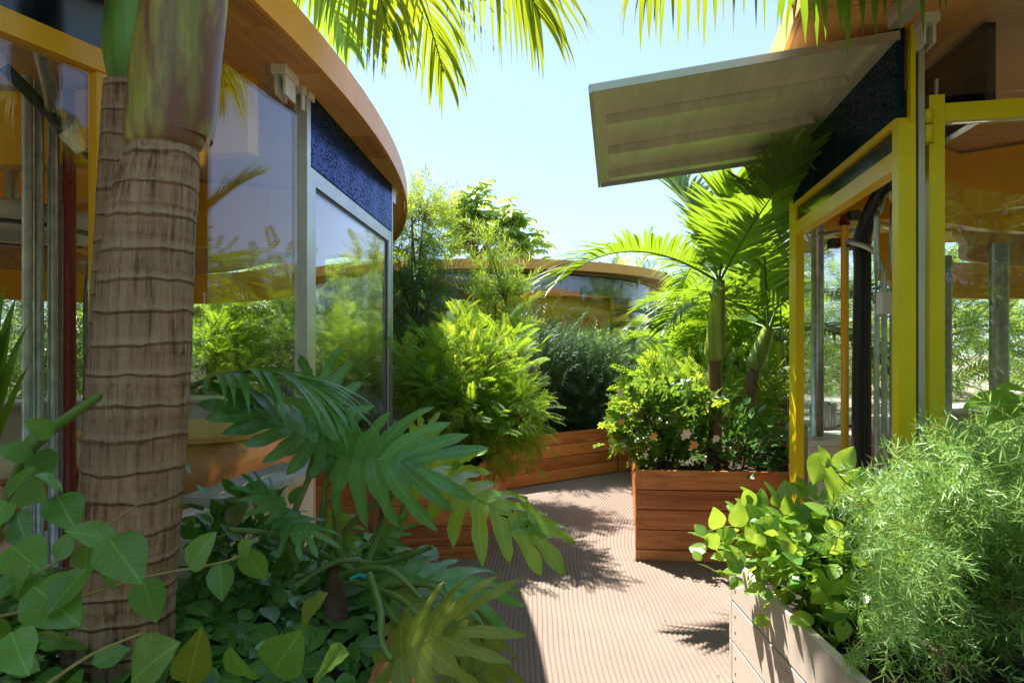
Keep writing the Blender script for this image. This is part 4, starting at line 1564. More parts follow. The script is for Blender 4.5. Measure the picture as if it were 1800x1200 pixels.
# ------------------------------------------------------------------ palms
def frond(mb_r, mb_l, base, d0, L, droop, nl=46, ll=0.42, lw=0.018, vee=0.35, hang=0.5, seed=0, sweep=0.55, r0=0.011, start=0.14, twist=0.0, ends=0.55):
    """arching pinnate frond. d0: initial direction; droop: total pitch-down in radians"""
    rng = np.random.default_rng(seed)
    n = 26
    p = np.array(base, float)
    d = norm(np.array(d0, float))
    pts = [p.copy()]
    dirs = [d.copy()]
    hz = norm(np.array([d[0], d[1], 0.0]) + 1e-6)
    pitch = math.asin(max(-1, min(1, d[2])))
    az_ = math.atan2(hz[1], hz[0])
    for i in range(n):
        t = (i + 1) / n
        pt = pitch - droop * t ** 1.6
        a2 = az_ + twist * t
        d = np.array([math.cos(pt) * math.cos(a2), math.cos(pt) * math.sin(a2), math.sin(pt)])
        p = p + d * L / n
        pts.append(p.copy())
        dirs.append(d.copy())
    pts, dirs = np.array(pts), np.array(dirs)
    mb_r.tube(pts, np.linspace(r0, r0 * 0.18, len(pts)), 5)
    K = 5
    V, Fq = [], []
    for s in (-1, 1):
        for k in range(nl):
            t = start + (1 - start) * (k + 0.5 * (s > 0)) / nl
            t = min(t, 0.995)
            f = t * n
            i = min(int(f), n - 1)
            b = pts[i] + (pts[i + 1] - pts[i]) * (f - i)
            dr = dirs[i]
            side = norm(np.cross(dr, (0, 0, 1))) * s
            upv = norm(np.cross(side, dr)) * s
            if upv[2] < 0:
                upv = -upv
            sw = sweep + 0.7 * t * t + rng.uniform(-.06, .06)
            l = ll * (0.35 + 0.65 * math.sin(math.pi * min(1, (0.18 + 0.74 * (t - start) / (1 - start))))) * rng.uniform(0.85, 1.08)
            if t > 0.9:
                l *= ends + 0.3
            ld = norm(side * math.cos(sw) + dr * math.sin(sw) + upv * (vee + rng.uniform(-.1, .1)))
            q = b.copy()
            cur = ld.copy()
            w0 = lw * rng.uniform(0.85, 1.15)
            seg = l / K
            rows = []
            hg = hang * rng.uniform(0.6, 1.5)
            for m_ in range(K + 1):
                u = m_ / K
                w = w0 * (0.45 + 1.1 * math.sin(math.pi * min(1, u * 0.75 + 0.18)) * 0.6) * (1 - u ** 3)
                nrm = norm(np.cross(cur, np.cross(upv, cur)))
                wd = norm(np.cross(cur, nrm))
                rows.append((q - wd * w + nrm * w * 0.25, q - nrm * w * .15, q + wd * w + nrm * w * 0.25))
                cur = norm(cur + np.array([0, 0, -hg * 0.42 * (u + 0.25)]))
                q = q + cur * seg
            n0 = mb_l.n
            vv = np.array(rows).reshape(-1, 3)
            ff = []
            for m_ in range(K):
                a = m_ * 3
                ff += [(a, a + 1, a + 4, a + 3), (a + 1, a + 2, a + 5, a + 4)]
            V.append(vv)
            Fq = ff
    mb_l.add_many(np.array(V), Fq)
    return pts


def add_frond(t, mat='palm_leaf', stem='stem_green', **kw):
    a, b = MB(), MB()
    pts = frond(a, b, **kw)
    fr = a.build('frond', M[stem], t, smooth=True)
    b.build('leaflets', M[mat], fr, smooth=True, kind='stuff')
    return pts


def ring_trunk(mb, pts, rad, seg=20, ring=0.05, amp=0.012, noise_=0.01, seed=1):
    """trunk with leaf-scar rings and irregular section"""
    rng = np.random.default_rng(seed)
    c = smooth_curve(pts, 40)
    n = len(c)
    r = np.interp(np.linspace(0, 1, n), np.linspace(0, 1, len(rad)), rad)
    z = np.concatenate([[0], np.cumsum(np.linalg.norm(np.diff(c, axis=0), axis=1))])
    k = np.floor(z / ring + 0.35 * np.sin(z * 9))
    ph = (z / ring + 0.35 * np.sin(z * 9)) - k
    r = r * (1 + amp * np.where(ph < 0.12, -1.0, 1.2 * np.exp(-((ph - 0.2) / 0.12) ** 2) - 0.2))
    a = np.arange(seg) / seg * 2 * np.pi
    rr = r[:, None] * (1 + noise_ * np.sin(a[None, :] * 5 + z[:, None] * 7) + noise_ * 0.7 * np.sin(a[None, :] * 11 - z[:, None] * 3) + rng.normal(0, noise_ * 0.25, (n, seg)))
    v = np.stack([c[:, 0:1] + rr * np.cos(a), c[:, 1:2] + rr * np.sin(a), np.repeat(c[:, 2:3], seg, 1)], -1)
    f = []
    for i in range(n - 1):
        for q in range(seg):
            w = (q + 1) % seg
            f.append((i * seg + q, i * seg + w, (i + 1) * seg + w, (i + 1) * seg + q))
    mb.add(v.reshape(-1, 3), f)


def palm(label, base, top_trunk, top_shaft, r_trunk, r_shaft, fronds, bark='bark_red', shaft='shaft_green', leafm='palm_leaf', ring=0.05, group=None, name='king_palm', seg=16):
    t = thing(name, label, 'palm', tuple(base), group)
    b, m_, s_ = (np.asarray(q, float) for q in (base, top_trunk, top_shaft))
    mb = MB()
    ring_trunk(mb, [b, (b + m_) / 2 + np.array([0.01, 0, 0]), m_], r_trunk, seg=seg, ring=ring)
    mb.build('trunk', M[bark], t, smooth=True)
    mb = MB()
    c = smooth_curve([m_, m_ + (s_ - m_) * 0.15, (m_ + s_) / 2, s_], 6)
    mb.tube(c, np.interp(np.linspace(0, 1, len(c)), np.linspace(0, 1, len(r_shaft)), r_shaft), seg)
    mb.build('crown_shaft', M[shaft], t, smooth=True)
    for kw in fronds:
        kw = dict(kw)
        kw.setdefault('base', tuple(s_ - (s_ - m_) * 0.06 * random.random()))
        mat = kw.pop('mat', leafm)
        add_frond(t, mat, **kw)
    return t


def aim(a, b):
    return norm(np.asarray(b, float) - np.asarray(a, float))


# ---- the big ringed palm at left
bpalm = thing('king_palm', 'large ringed palm trunk in left foreground with mottled green and purple crown shaft', 'palm', (-0.965, 1.6, 0.56))
mb = MB()
ring_trunk(mb, [P(204, 1272, 1.6), P(216, 1060, 1.6), P(232, 880, 1.6), P(252, 600, 1.6), P(267, 400, 1.6), P(288, 262, 1.6)], [0.142, 0.124, 0.118, 0.117, 0.112, 0.106, 0.099, 0.080], seg=64, ring=0.080, amp=0.013, noise_=0.010)
mb.build('trunk', M['bark'], bpalm, smooth=True)
c = smooth_curve([P(288, 266, 1.6), P(288, 245, 1.6), P(295, 200, 1.6), P(304, 110, 1.6), P(318, 0, 1.6), P(326, -90, 1.6), P(330, -220, 1.6)], 6)
rads = np.interp(np.linspace(0, 1, len(c)), [0, 0.1, 0.2, 0.42, 0.7, 1.0], [0.074, 0.087, 0.093, 0.094, 0.088, 0.05])
MB().tube(c, rads, 40).build('crown_shaft', M['shaft_old'], bpalm, smooth=True)
# overlapping sheath edge
mb = MB()
cs = c + np.array([0.012, 0.014, 0])
A = np.linspace(-0.9, 1.5, 14)
v, f = [], []
for i in range(7, len(cs)):
    for a in A:
        v.append(cs[i] + rads[i] * 1.035 * np.array([math.cos(a - 0.6), math.sin(a - 0.6), 0]))
nn = len(A)
for i in range(len(cs) - 8):
    for k in range(nn - 1):
        f.append((i * nn + k, i * nn + k + 1, (i + 1) * nn + k + 1, (i + 1) * nn + k))
mb.add(v, f)
mb.build('leaf_sheath', M['shaft_old'], bpalm, smooth=True)
crown = P(330, -220, 1.6)
FR = [
    # to, length, droop, leaflets
    dict(d0=(0.56, 0.62, 0.42), L=1.55, droop=1.35, nl=44, ll=0.62, lw=0.011, vee=0.05, hang=1.0, seed=3, mat='palm_leaf_dry'),
    dict(d0=(0.25, 0.9, 0.5), L=1.9, droop=1.3, nl=46, ll=0.6, lw=0.011, vee=0.05, hang=1.0, seed=4, mat='palm_leaf_dry'),
    dict(d0=(0.16, 0.95, 0.55), L=1.55, droop=1.25, nl=44, ll=0.58, lw=0.010, vee=0.0, hang=1.3, seed=13, mat='palm_leaf_dry'),
    dict(d0=(-0.5, 0.5, 0.7), L=2.0, droop=1.2, nl=40, ll=0.6, lw=0.012, vee=0.1, hang=0.8, seed=5),
    dict(d0=(-0.8, -0.4, 0.6), L=2.0, droop=1.3, nl=40, ll=0.6, lw=0.012, vee=0.1, hang=0.8, seed=6),
    dict(d0=(0.2, -0.8, 0.7), L=2.0, droop=1.2, nl=40, ll=0.6, lw=0.012, vee=0.1, hang=0.8, seed=7),
    dict(d0=(0.8, -0.2, 0.8), L=1.9, droop=1.1, nl=40, ll=0.55, lw=0.012, vee=0.1, hang=0.8, seed=8),
]
for kw in FR:
    m_ = kw.pop('mat', 'palm_leaf')
    add_frond(bpalm, m_, base=tuple(crown + np.array([0, 0, 0.30])), r0=0.016, **kw)

# second, thinner trunk behind it
palm('thinner palm trunk with bright green shaft tucked behind the large ringed palm', P(182, 1155, 1.95), P(224, 150, 1.86), P(245, -260, 1.86), [0.10, 0.085, 0.062], [0.045, 0.07, 0.062, 0.035],
     [dict(d0=(-0.7, 0.3, 0.8), L=1.9, droop=1.2, nl=40, ll=0.5, seed=31), dict(d0=(0.1, 0.9, 0.6), L=1.8, droop=1.1, nl=40, ll=0.5, seed=32, hang=.9),
      dict(d0=(-0.2, -0.8, 0.8), L=1.9, droop=1.2, nl=40, ll=0.5, seed=33)], bark='bark', shaft='shaft_dkgreen', ring=0.07, seg=24)

# palm behind the camera whose frond hangs into the top of the view
palm('tall palm in the front right planter with leaflets hanging over the metal awning', (1.62, 0.42, 0.6), (1.56, 0.52, 2.6), (1.5, 0.6, 3.2), [0.10, 0.09, 0.08], [0.06, 0.07, 0.06, 0.04],
     [dict(d0=(-0.46, 1.18, 0.0), L=1.95, droop=0.5, nl=50, ll=0.60, lw=0.0125, vee=-0.35, hang=1.9, seed=41, sweep=0.25, twist=0.45, mat='palm_leaf_dry'),
      dict(d0=(-0.22, 1.18, -0.02), L=1.7, droop=0.45, nl=34, ll=0.66, lw=0.019, vee=-0.35, hang=2.0, seed=45, sweep=0.2, twist=0.25),
      dict(d0=(-0.9, -0.4, 0.9), L=2.0, droop=1.2, nl=42, ll=0.6, seed=42), dict(d0=(0.2, -0.9, 0.7), L=2.2, droop=1.2, nl=42, ll=0.6, seed=43),
      dict(d0=(0.9, 0.2, 0.9), L=2.0, droop=0.9, nl=42, ll=0.6, seed=44)], bark='bark', ring=0.06, seg=20)

# ---- king palms of the C3 planter
c1 = P(1264, 492, 4.95)
palm('slender king palm with smooth lime crown shaft rising from the flowering bush', P(1254, 836, 5.0), P(1256, 634, 5.0), c1, [0.062, 0.054, 0.052, 0.05], [0.054, 0.086, 0.074, 0.062, 0.042],
     [dict(d0=aim(c1, P(1120, 400, 4.6)), L=1.55, droop=1.15, nl=40, ll=0.52, lw=0.016, vee=0.35, hang=0.35, seed=51),
      dict(d0=aim(c1, P(1225, 330, 5.1)), L=1.35, droop=0.75, nl=40, ll=0.55, lw=0.019, vee=0.15, hang=0.25, seed=52),
      dict(d0=aim(c1, (1.58, 3.4, 2.74)), L=1.72, droop=0.25, nl=42, ll=0.50, lw=0.017, vee=0.2, hang=0.25, seed=53),
      dict(d0=aim(c1, P(1330, 330, 5.6)), L=1.5, droop=1.0, nl=40, ll=0.5, lw=0.017, vee=0.3, hang=0.35, seed=54),
      dict(d0=aim(c1, P(1200, 380, 6.2)), L=1.4, droop=1.3, nl=38, ll=0.5, lw=0.016, vee=0.3, hang=0.5, seed=55),
      dict(d0=aim(c1, P(1278, 380, 4.6)), L=0.9, droop=0.3, nl=34, ll=0.45, lw=0.015, vee=0.2, hang=0.2, seed=56)], ring=0.055)
c2 = P(1352, 575, 5.5)
palm('leaning king palm behind the slender one in the C3 planter', P(1300, 815, 5.45), P(1324, 650, 5.5), c2, [0.07, 0.06, 0.055], [0.058, 0.082, 0.070, 0.045],
     [dict(d0=aim(c2, P(1250, 470, 5.0)), L=1.5, droop=1.3, nl=38, ll=0.48, lw=0.016, hang=0.5, seed=61),
      dict(d0=aim(c2, P(1420, 400, 5.8)), L=1.4, droop=0.8, nl=38, ll=0.48, lw=0.016, hang=0.4, seed=62),
      dict(d0=aim(c2, P(1345, 400, 5.2)), L=1.3, droop=0.9, nl=38, ll=0.48, lw=0.016, hang=0.4, seed=63),
      dict(d0=aim(c2, P(1230, 520, 6.6)), L=1.5, droop=1.3, nl=38, ll=0.45, lw=0.016, hang=0.5, seed=64),
      dict(d0=aim(c2, P(1450, 560, 5.0)), L=1.2, droop=1.0, nl=36, ll=0.42, lw=0.015, hang=0.5, seed=65)], shaft='shaft_green', ring=0.055)
for k, (px, py, d, h, lab) in enumerate(((1232, 640, 8.6, 1.0, 'small palm with arching fronds in the gap left of the slender king palm'),
                                         (1372, 600, 6.5, 1.3, 'young palm with dense fronds against the right pavilion glass'),
                                         (1290, 560, 7.4, 1.6, 'mid height palm behind the leaning king palm'),
                                         (1190, 600, 9.8, 1.5, 'far palm showing fronds below the far roof edge'))):
    c_ = P(px, py, d)
    fl_ = []
    for j in range(8):
        a = j * 2.399 + k
        fl_.append(dict(d0=(math.cos(a) * 0.7, math.sin(a) * 0.7, 0.55 + 0.4 * (j % 3) / 2), L=1.25, droop=1.35, nl=30, ll=0.42, lw=0.015, hang=0.5, seed=70 + k * 10 + j))
    palm(lab, (c_[0], c_[1], 0.0), (c_[0] + .02, c_[1], c_[2] - 0.5), tuple(c_), [0.06, 0.055, 0.05], [0.05, 0.06, 0.05, 0.035], fl_, ring=0.06, seg=12)

# ---- bushes in the planters
t = shrub('flowering glossy bush with cream blossoms on the left end of the C3 planter', (1.2, 4.85, 0.58), P(1165, 742, 4.85) + (0, 0.12, 0), (0.40, 0.36, 0.40), 'gardenia', T_ROS_L,
          n_clump=110, per=5, size=0.085, spread=0.10, stems=9, upbias=0.7, shell=0.45, rag=0.18, mat2='shrub_yellow')
pet = whorl(ovate(4, 0.34, 0.05, 0.2), 6, 0.35, 5)
for k, (px, py, d, m_, s) in enumerate(((1205, 762, 4.52, 'flower_white', 0.055), (1219, 781, 4.5, 'flower_orange', 0.045), (1258, 770, 4.6, 'flower_white', 0.04), (1090, 690, 4.7, 'flower_white', 0.035), (1092, 740, 4.65, 'flower_orange', 0.035), (1148, 765, 4.48, 'flower_orange', 0.04))):
    build = MB()
    q = P(px, py, d)
    build.add(inst(pet[0], q[None], np.array([[0, -0.2, 1.0]]), np.array([[0, -1.0, 0.2]]), np.array([s]))[0], pet[1])
    build.build('blossom', M[m_], t, smooth=True)
shrub('low dark green undergrowth in front of the palms in the C3 planter', (1.75, 4.9, 0.58), (1.78, 4.95, 0.72), (0.42, 0.4, 0.22), 'cover', T_OV, n_clump=60, per=9, size=0.075, spread=0.16, stems=5, name='low_shrub')
shrub('leafy bush behind the palm stems next to the right pavilion glass', (2.0, 5.7, 0.58), (2.0, 5.8, 0.95), (0.5, 0.4, 0.42), 'distant', T_PIN2, n_clump=70, per=9, size=0.16, spread=0.2, stems=6)
# banana-like young leaves
tb = thing('broad_leaf_plant', 'young broad leaved plant with upright lime leaves above the flowering bush', 'plant', tuple(P(1185, 740, 5.3)))
for k, (bx, by, tx, ty, w) in enumerate(((1185, 700, 1142, 652, .2), (1186, 700, 1175, 640, .16), (1188, 700, 1210, 636, .2), (1190, 700, 1228, 680, .2))):
    a, b = P(bx, by, 5.25), P(tx, ty, 5.15)
    L = np.linalg.norm(b - a)
    tv, tf = ovate(7, 0.2, 0.06, 0.12)
    q = MB()
    q.add(inst(tv, a[None], (b - a)[None], np.array([[0.1, -1, 0.5]]), np.array([L]))[0], tf)
    q.build('leaf', M['shrub_bright'], tb, smooth=True)
MB().tube([P(1186, 790, 5.3), P(1187, 740, 5.28), P(1187, 698, 5.25)], 0.012, 6).build('stem', M['stem_green'], tb, smooth=True)

shrub('broad feathery bright green shrub spilling over the planter beside the glass door', (-0.45, 5.3, 0.58), P(815, 690, 5.3), (0.60, 0.55, 0.50), 'shrub_bright', T_PIN,
      n_clump=230, per=11, size=0.16, spread=0.15, stems=12, hang=0.1, shell=0.3, rag=0.42, mat2='shrub_yellow')
shrub('feathery sprays drooping over the corner of the middle planter', (-0.25, 4.95, 0.6), P(905, 745, 4.95), (0.24, 0.22, 0.22), 'shrub_bright', T_PIN,
      n_clump=60, per=8, size=0.14, spread=0.12, stems=4, hang=0.6, name='feathery_shrub')
shrub('small dark leaved undergrowth at the front of the middle planter', (-0.6, 4.75, 0.58), (-0.58, 4.85, 0.68), (0.26, 0.16, 0.12), 'cover', T_PIN2, n_clump=26, per=8, size=0.09, spread=0.12, stems=3, name='low_shrub')
t = shrub('tall narrow podocarpus with dark lower tufts against the left pavilion corner', (-1.0, 6.6, 0.58), P(742, 560, 6.9), (0.34, 0.34, 0.62), 'podo', T_SPRIG_P,
          n_clump=80, per=9, size=0.2, spread=0.16, stems=4, stem_r=0.022, hang=0.3, shell=0.2, name='podocarpus', cat='tree')
shrub('', (-1.05, 6.9, 1.5), P(738, 400, 7.2), (0.28, 0.28, 0.46), 'shrub_yellow', T_SPRIG_P, n_clump=55, per=9, size=0.2, spread=0.15, stems=3, stem_r=0.016, t=t, upbias=0.6)
shrub('light yellow green podocarpus spire in front of the far roof edge', (-0.12, 6.6, 0.58), P(878, 545, 6.7), (0.27, 0.27, 0.66), 'shrub_yellow', T_SPRIG_P,
      n_clump=90, per=8, size=0.17, spread=0.13, stems=4, stem_r=0.015, upbias=0.7, shell=0.15, rag=0.35, name='podocarpus', cat='tree', mat2='shrub_bright')

t = shrub('wide dark rosemary hedge in the far curved planter', (1.0, 8.6, 0.5), P(1040, 690, 8.4), (0.86, 0.5, 0.62), 'rosemary', T_SPRIG_N,
          n_clump=300, per=9, size=0.24, spread=0.2, stems=12, upbias=1.6, shell=0.3, name='rosemary', rag=0.15)
shrub('', (0.3, 8.0, 0.5), P(935, 660, 8.0), (0.45, 0.4, 0.65), 'rosemary', T_SPRIG_N, n_clump=110, per=9, size=0.24, spread=0.2, stems=6, upbias=1.6, t=t)

# ---- umbrella tree beyond
ut = thing('umbrella_tree', 'open umbrella tree with clustered drooping leaves against the sky above far roof', 'tree', (-0.6, 15.5, 0))
mb = MB()
tips = []
tr0 = np.array([-0.7, 17.2, 0.0])
fork = P(835, 455, 17.2)
mb.tube(smooth_curve([tr0, (-0.8, 17.2, 2.4), fork], 6), np.linspace(0.12, 0.07, 13), 8)
rng = np.random.default_rng(5)
for (tx, ty) in ((785, 345), (800, 358), (815, 352), (830, 362), (845, 380), (860, 395), (880, 378), (895, 372), (905, 390), (918, 398), (930, 410), (938, 430), (850, 415), (825, 400), (790, 385), (800, 420), (870, 430), (900, 440), (775, 372), (842, 352), (912, 425), (886, 408), (815, 432)):
    e = P(tx, ty, 17.2) + rng.uniform(-.4, .4, 3) * (0.3, 1.5, 0.2)
    m_ = fork + (e - fork) * 0.5 + rng.uniform(-.15, .15, 3)
    c = smooth_curve([fork, m_, e], 4)
    mb.tube(c, np.linspace(0.035, 0.012, len(c)), 5)
    tips += [e, e + rng.uniform(-.25, .25, 3), e + rng.uniform(-.3, .3, 3), m_ + (e - m_) * 0.6 + rng.uniform(-.25, .25, 3)]
mb.build('trunk', M['twig'], ut, smooth=True)
tips = np.array(tips)
tips = np.repeat(tips, 4, 0) + rng.normal(0, 0.16, (len(tips) * 4, 3))
build_leaves(ut, T_ROS_S, tips, norm(rng.normal(0, .3, tips.shape) + (0, 0, 1)) * 0 + (0.0, 1.0, 0.05), np.tile((0, 0.05, 1.0), (len(tips), 1)) + rng.normal(0, .25, tips.shape), rng.uniform(0.20, 0.36, len(tips)), M['scheff'])


# ---- background trees and shrubs round the pavilions
def bg_tree(label, x, y, h, r, mat='distant', tmpl=None, n=70, per=10, size=0.3, low=0.1, group='trees and tall shrubs behind the pavilions', trunk=0.05, cat='tree', name='garden_tree'):
    hh = h * (1 - low) / 2
    return shrub(label, (x, y, 0), (x, y, h * low + hh), (r, r, hh), mat, tmpl or T_PIN2, n_clump=n, per=per, size=size, spread=size * 1.4, stems=4, stem_r=trunk, shell=0.3, name=name, cat=cat, group=group)


BG = [
    ('bright leafy tree seen through the glass door beyond the left pavilion', -3.9, 10.6, 3.2, 1.2, 'distant', T_PIN2),
    ('yellow green tree beside the far roof left end', -2.9, 13.6, 3.4, 1.1, 'shrub_yellow', T_SPRIG_P),
    ('wide sunlit tree seen through the pane left of the glass door', -5.6, 10.4, 3.0, 1.4, 'distant', T_PIN2),
    ('dark conifer like tree seen behind the left pavilion ring beam', -7.6, 10.2, 3.4, 1.3, 'distant_dark', T_SPRIG_P),
    ('leafy bush seen between the steel pipes of left pavilion', -8.9, 7.6, 2.9, 1.3, 'distant', T_PIN2),
    ('large leaved bush at far left behind the steel pipes', -9.4, 4.8, 3.0, 1.3, 'shrub_bright', T_OV_W),
    ('dense bush west of the left pavilion', -9.3, 2.0, 3.0, 1.3, 'distant_dark', T_PIN2),
    ('low bush against the back of the left pavilion', -4.6, 9.3, 1.9, 0.8, 'shrub_bright', T_PIN2),
    ('rounded bush between left pavilion and far pavilion', -2.6, 9.3, 2.3, 0.8, 'distant_dark', T_PIN2),
    ('tree behind far pavilion left side', -5.6, 16.5, 4.2, 1.8, 'distant', T_PIN2),
    ('tree right of the umbrella tree behind far roof', 3.3, 17.8, 3.8, 1.7, 'shrub_yellow', T_PIN2),
    ('hazy green tree behind far roof right end', 5.4, 15.5, 4.0, 1.7, 'distant', T_PIN2),
    ('tall bush between far pavilion and right pavilion', 4.1, 10.6, 2.7, 1.0, 'distant', T_PIN2),
    ('dark tree behind the leaning palm', 3.2, 8.7, 2.3, 0.8, 'distant_dark', T_PIN2),
    ('sunlit bush behind the palm stems', 2.35, 7.5, 1.8, 0.6, 'shrub_bright', T_PIN2),
    ('tall tree behind right pavilion north side', 5.6, 9.0, 3.2, 1.3, 'distant', T_PIN2),
    ('dark shrub seen through right pavilion glass', 7.8, 7.6, 3.0, 1.3, 'distant_dark', T_PIN2),
    ('leafy tree seen through the lemon framed glass', 9.2, 5.6, 3.2, 1.3, 'distant', T_PIN2),
    ('bushy tree at far right behind right pavilion', 9.4, 2.8, 3.0, 1.3, 'distant', T_PIN2),
    ('dense shrub east of right pavilion', 8.8, 0.0, 3.0, 1.3, 'distant_dark', T_PIN2),
    ('tall feathery tree behind the camera on the right', 3.4, -3.6, 4.2, 1.2, 'distant', T_SPRIG_P),
    ('broad tree behind the camera', 0.9, -5.2, 3.6, 1.4, 'distant_dark', T_PIN2),
    ('leafy tree behind the camera on the left', -2.0, -4.2, 3.4, 1.3, 'distant', T_PIN2),
    ('far shrub behind the camera at left', -5.0, -3.2, 3.0, 1.4, 'distant_dark', T_PIN2),
    ('far tree behind the camera at right', 6.2, -3.4, 3.6, 1.5, 'distant', T_PIN2),
]
for b in BG:
    near = b[2] < 10
    bg_tree(b[0], b[1], b[2], b[3], b[4], b[5], b[6], n=100 if near else 90, per=14, size=0.26 if near else 0.34, trunk=0.03) if b[2] > 0 else bg_tree(b[0], b[1], b[2], b[3], b[4], b[5], b[6], n=170, per=14, size=0.32, trunk=0.025)
# far belt closing the horizon: reads as one mass
n = 5200
A = RNG.uniform(0, 2 * np.pi, n)
R = RNG.uniform(21, 27, n)
hz = RNG.random(n) ** 0.8 * (3.0 + 1.2 * np.sin(A * 7) + 0.8 * np.sin(A * 17 + 1))
pos = np.stack([R * np.cos(A), 4 + R * np.sin(A), hz], 1)
mb = MB()
mb.add_many(inst(T_PIN2[0], pos, rand_dirs(n) + (0, 0, .3), rand_dirs(n) * .5 + (0, 0, 1), RNG.uniform(0.8, 1.5, n)), T_PIN2[1])
mb.build('far_foliage', M['distant'], kind='stuff', smooth=True)

# palms reflected in the glass, standing behind the camera and right of it
for k, (x, y, h, lab) in enumerate(((-1.6, -2.6, 3.2, 'king palm behind the camera mirrored in the left glass'), (4.6, -2.4, 3.6, 'king palm behind the right pavilion corner'), (-3.2, 9.9, 2.4, 'small palm between left pavilion and the trees'))):
    fl_ = []
    for j in range(8):
        a = j * 2.399 + k
        fl_.append(dict(d0=(math.cos(a) * 0.7, math.sin(a) * 0.7, 0.6 + 0.4 * (j % 3) / 2), L=1.9, droop=1.35, nl=36, ll=0.5, lw=0.016, hang=0.6, seed=170 + k * 10 + j))
    palm(lab, (x, y, 0.0), (x + .02, y, h - 0.6), (x + 0.03, y, h), [0.11, 0.09, 0.08], [0.07, 0.08, 0.07, 0.04], fl_, bark='bark', ring=0.07, seg=14)


# ------------------------------------------------------------------ foreground left: philodendron
def lobed(L=1.0, W=0.75, nl=7, cut=0.56, seed=0, droop=0.35, lw=0.8, fan=0.9, ruff=0.02):
    """deeply cut leaf: midrib along +Y from 0 to L, webbed near the midrib, round-tipped lobes beyond"""
    rng = np.random.default_rng(seed)
    V, F_ = [], []
    UV = []
    K = 11
    web = 1 - cut
    ts = np.linspace(0.0, 0.90, nl)

    def par(s, i):
        t = ts[0] + (ts[1] - ts[0]) * i
        a = math.radians(150 - 132 * max(0.0, min(1.05, t)) ** 0.62)
        l = W * (0.60 + 0.52 * math.sin(math.pi * (0.10 + 0.72 * max(0, min(1, t)))))
        return t, a, l

    for s in (-1, 1):
        jit = rng.uniform(0.86, 1.12, nl + 2)

        def cen(i, u):
            t, a, l = par(s, i)
            l = l * jit[int(max(0, min(nl, i)))]
            d = np.array([s * math.sin(a), math.cos(a), 0.0])
            bend = 0.13 * l * u * u
            return np.array([0, max(t, 0.0) * L, 0]) + d * l * u + np.array([0, bend, 0]), d, l
        for i in range(nl):
            rows = []
            for k in range(K + 1):
                u = k / K
                c_, d, l = cen(i, u)
                cp, _, _ = cen(i + 1, u)
                cm, _, _ = cen(i - 1, u)
                perp = np.array([-d[1], d[0], 0.0])
                if np.dot(perp, cp - cm) < 0:
                    perp = -perp
                z = -0.10 * l * u * u + 0.010 * L * math.sin(u * 6 + i * 1.3)
                if u <= web:
                    e1 = (c_ + cp) / 2
                    e2 = (c_ + cm) / 2
                    if i == nl - 1:
                        e1 = c_ + perp * 0.05 * L
                    if i == 0:
                        e2 = c_ - perp * 0.07 * L * (0.3 + u)
                    hw = (np.linalg.norm(e1 - c_) + np.linalg.norm(e2 - c_)) / 2
                    w_web = hw
                else:
                    q = (u - web) / cut
                    body = 0.052 * L * lw / 0.8 * (1.0 + 0.35 * math.sin(math.pi * min(1, q * 1.05)))
                    w = (w_web * (1 - min(1, q * 3.2)) + body * min(1, q * 3.2)) * max(0.0, (1 - q ** 6)) ** 0.5
                    w = max(w, 0.003 * L)
                    w *= 1 + 0.10 * math.sin(q * 9 + i * 2 + s)
                    e1 = c_ + perp * w
                    e2 = c_ - perp * w
                c_ = c_.copy()
                e1, e2 = e1.copy(), e2.copy()
                h1 = np.linalg.norm(e1 - c_)
                c_[2] = z
                e1[2] = z + 0.22 * min(h1, 0.06 * L) + ruff * L * math.sin(u * 10 + i * 2) * u
                e2[2] = z + 0.22 * min(h1, 0.06 * L) - ruff * L * math.sin(u * 9 + i) * u
                rows.append((e1, c_, e2))
            n0 = len(V)
            for kk, r in enumerate(rows):
                V.extend(r)
                UV.extend([(0.2, kk / K * 0.9, 1), (0, kk / K * 0.9, 1), (0.2, kk / K * 0.9, 1)])
            for k in range(K):
                b = n0 + k * 3
                F_ += [(b, b + 1, b + 4, b + 3), (b + 1, b + 2, b + 5, b + 4)]
    # terminal lobe
    n0 = len(V)
    for k in range(9):
        q = k / 8
        w = L * (0.085 * (1 - q) + 0.045) * max(0.0, 1 - q ** 5) ** 0.5
        y = L * (0.80 + 0.45 * W * q + 0.0)
        V.extend([np.array((-w, y, 0.006 * L)), np.array((0, y, -0.004 * L)), np.array((w, y, 0.006 * L))])
    for k in range(8):
        b = n0 + k * 3
        F_ += [(b, b + 1, b + 4, b + 3), (b + 1, b + 2, b + 5, b + 4)]
    n0 = len(V)
    for k in range(9):
        t = k / 8
        w = 0.016 * L * (1 - 0.8 * t)
        p = np.array([0.0, t * L, 0.0])
        V.extend([p + (-w, 0, 0.004), p + (0, 0, 0.010 * L * (1 - t) + 0.004), p + (w, 0, 0.004)])
    for k in range(8):
        b = n0 + k * 3
        F_ += [(b, b + 1, b + 4, b + 3), (b + 1, b + 2, b + 5, b + 4)]
    V = np.array(V)
    y = V[:, 1] / L
    V[:, 2] += -droop * L * 0.5 * np.clip(y, 0, 2) ** 2 - 0.28 * V[:, 0] ** 2 / (W + 1e-6)
    uv = np.zeros((len(V), 3))
    uv[:len(UV)] = UV
    uv[-27:, :] = (0.0, 0.3, 1)
    return V, F_, uv


ph = thing('philodendron', 'large philodendron with deeply cut glossy leaves in front of the glass door', 'plant', tuple(P(585, 1010, 2.0)))
heart = P(580, 1000, 2.0)


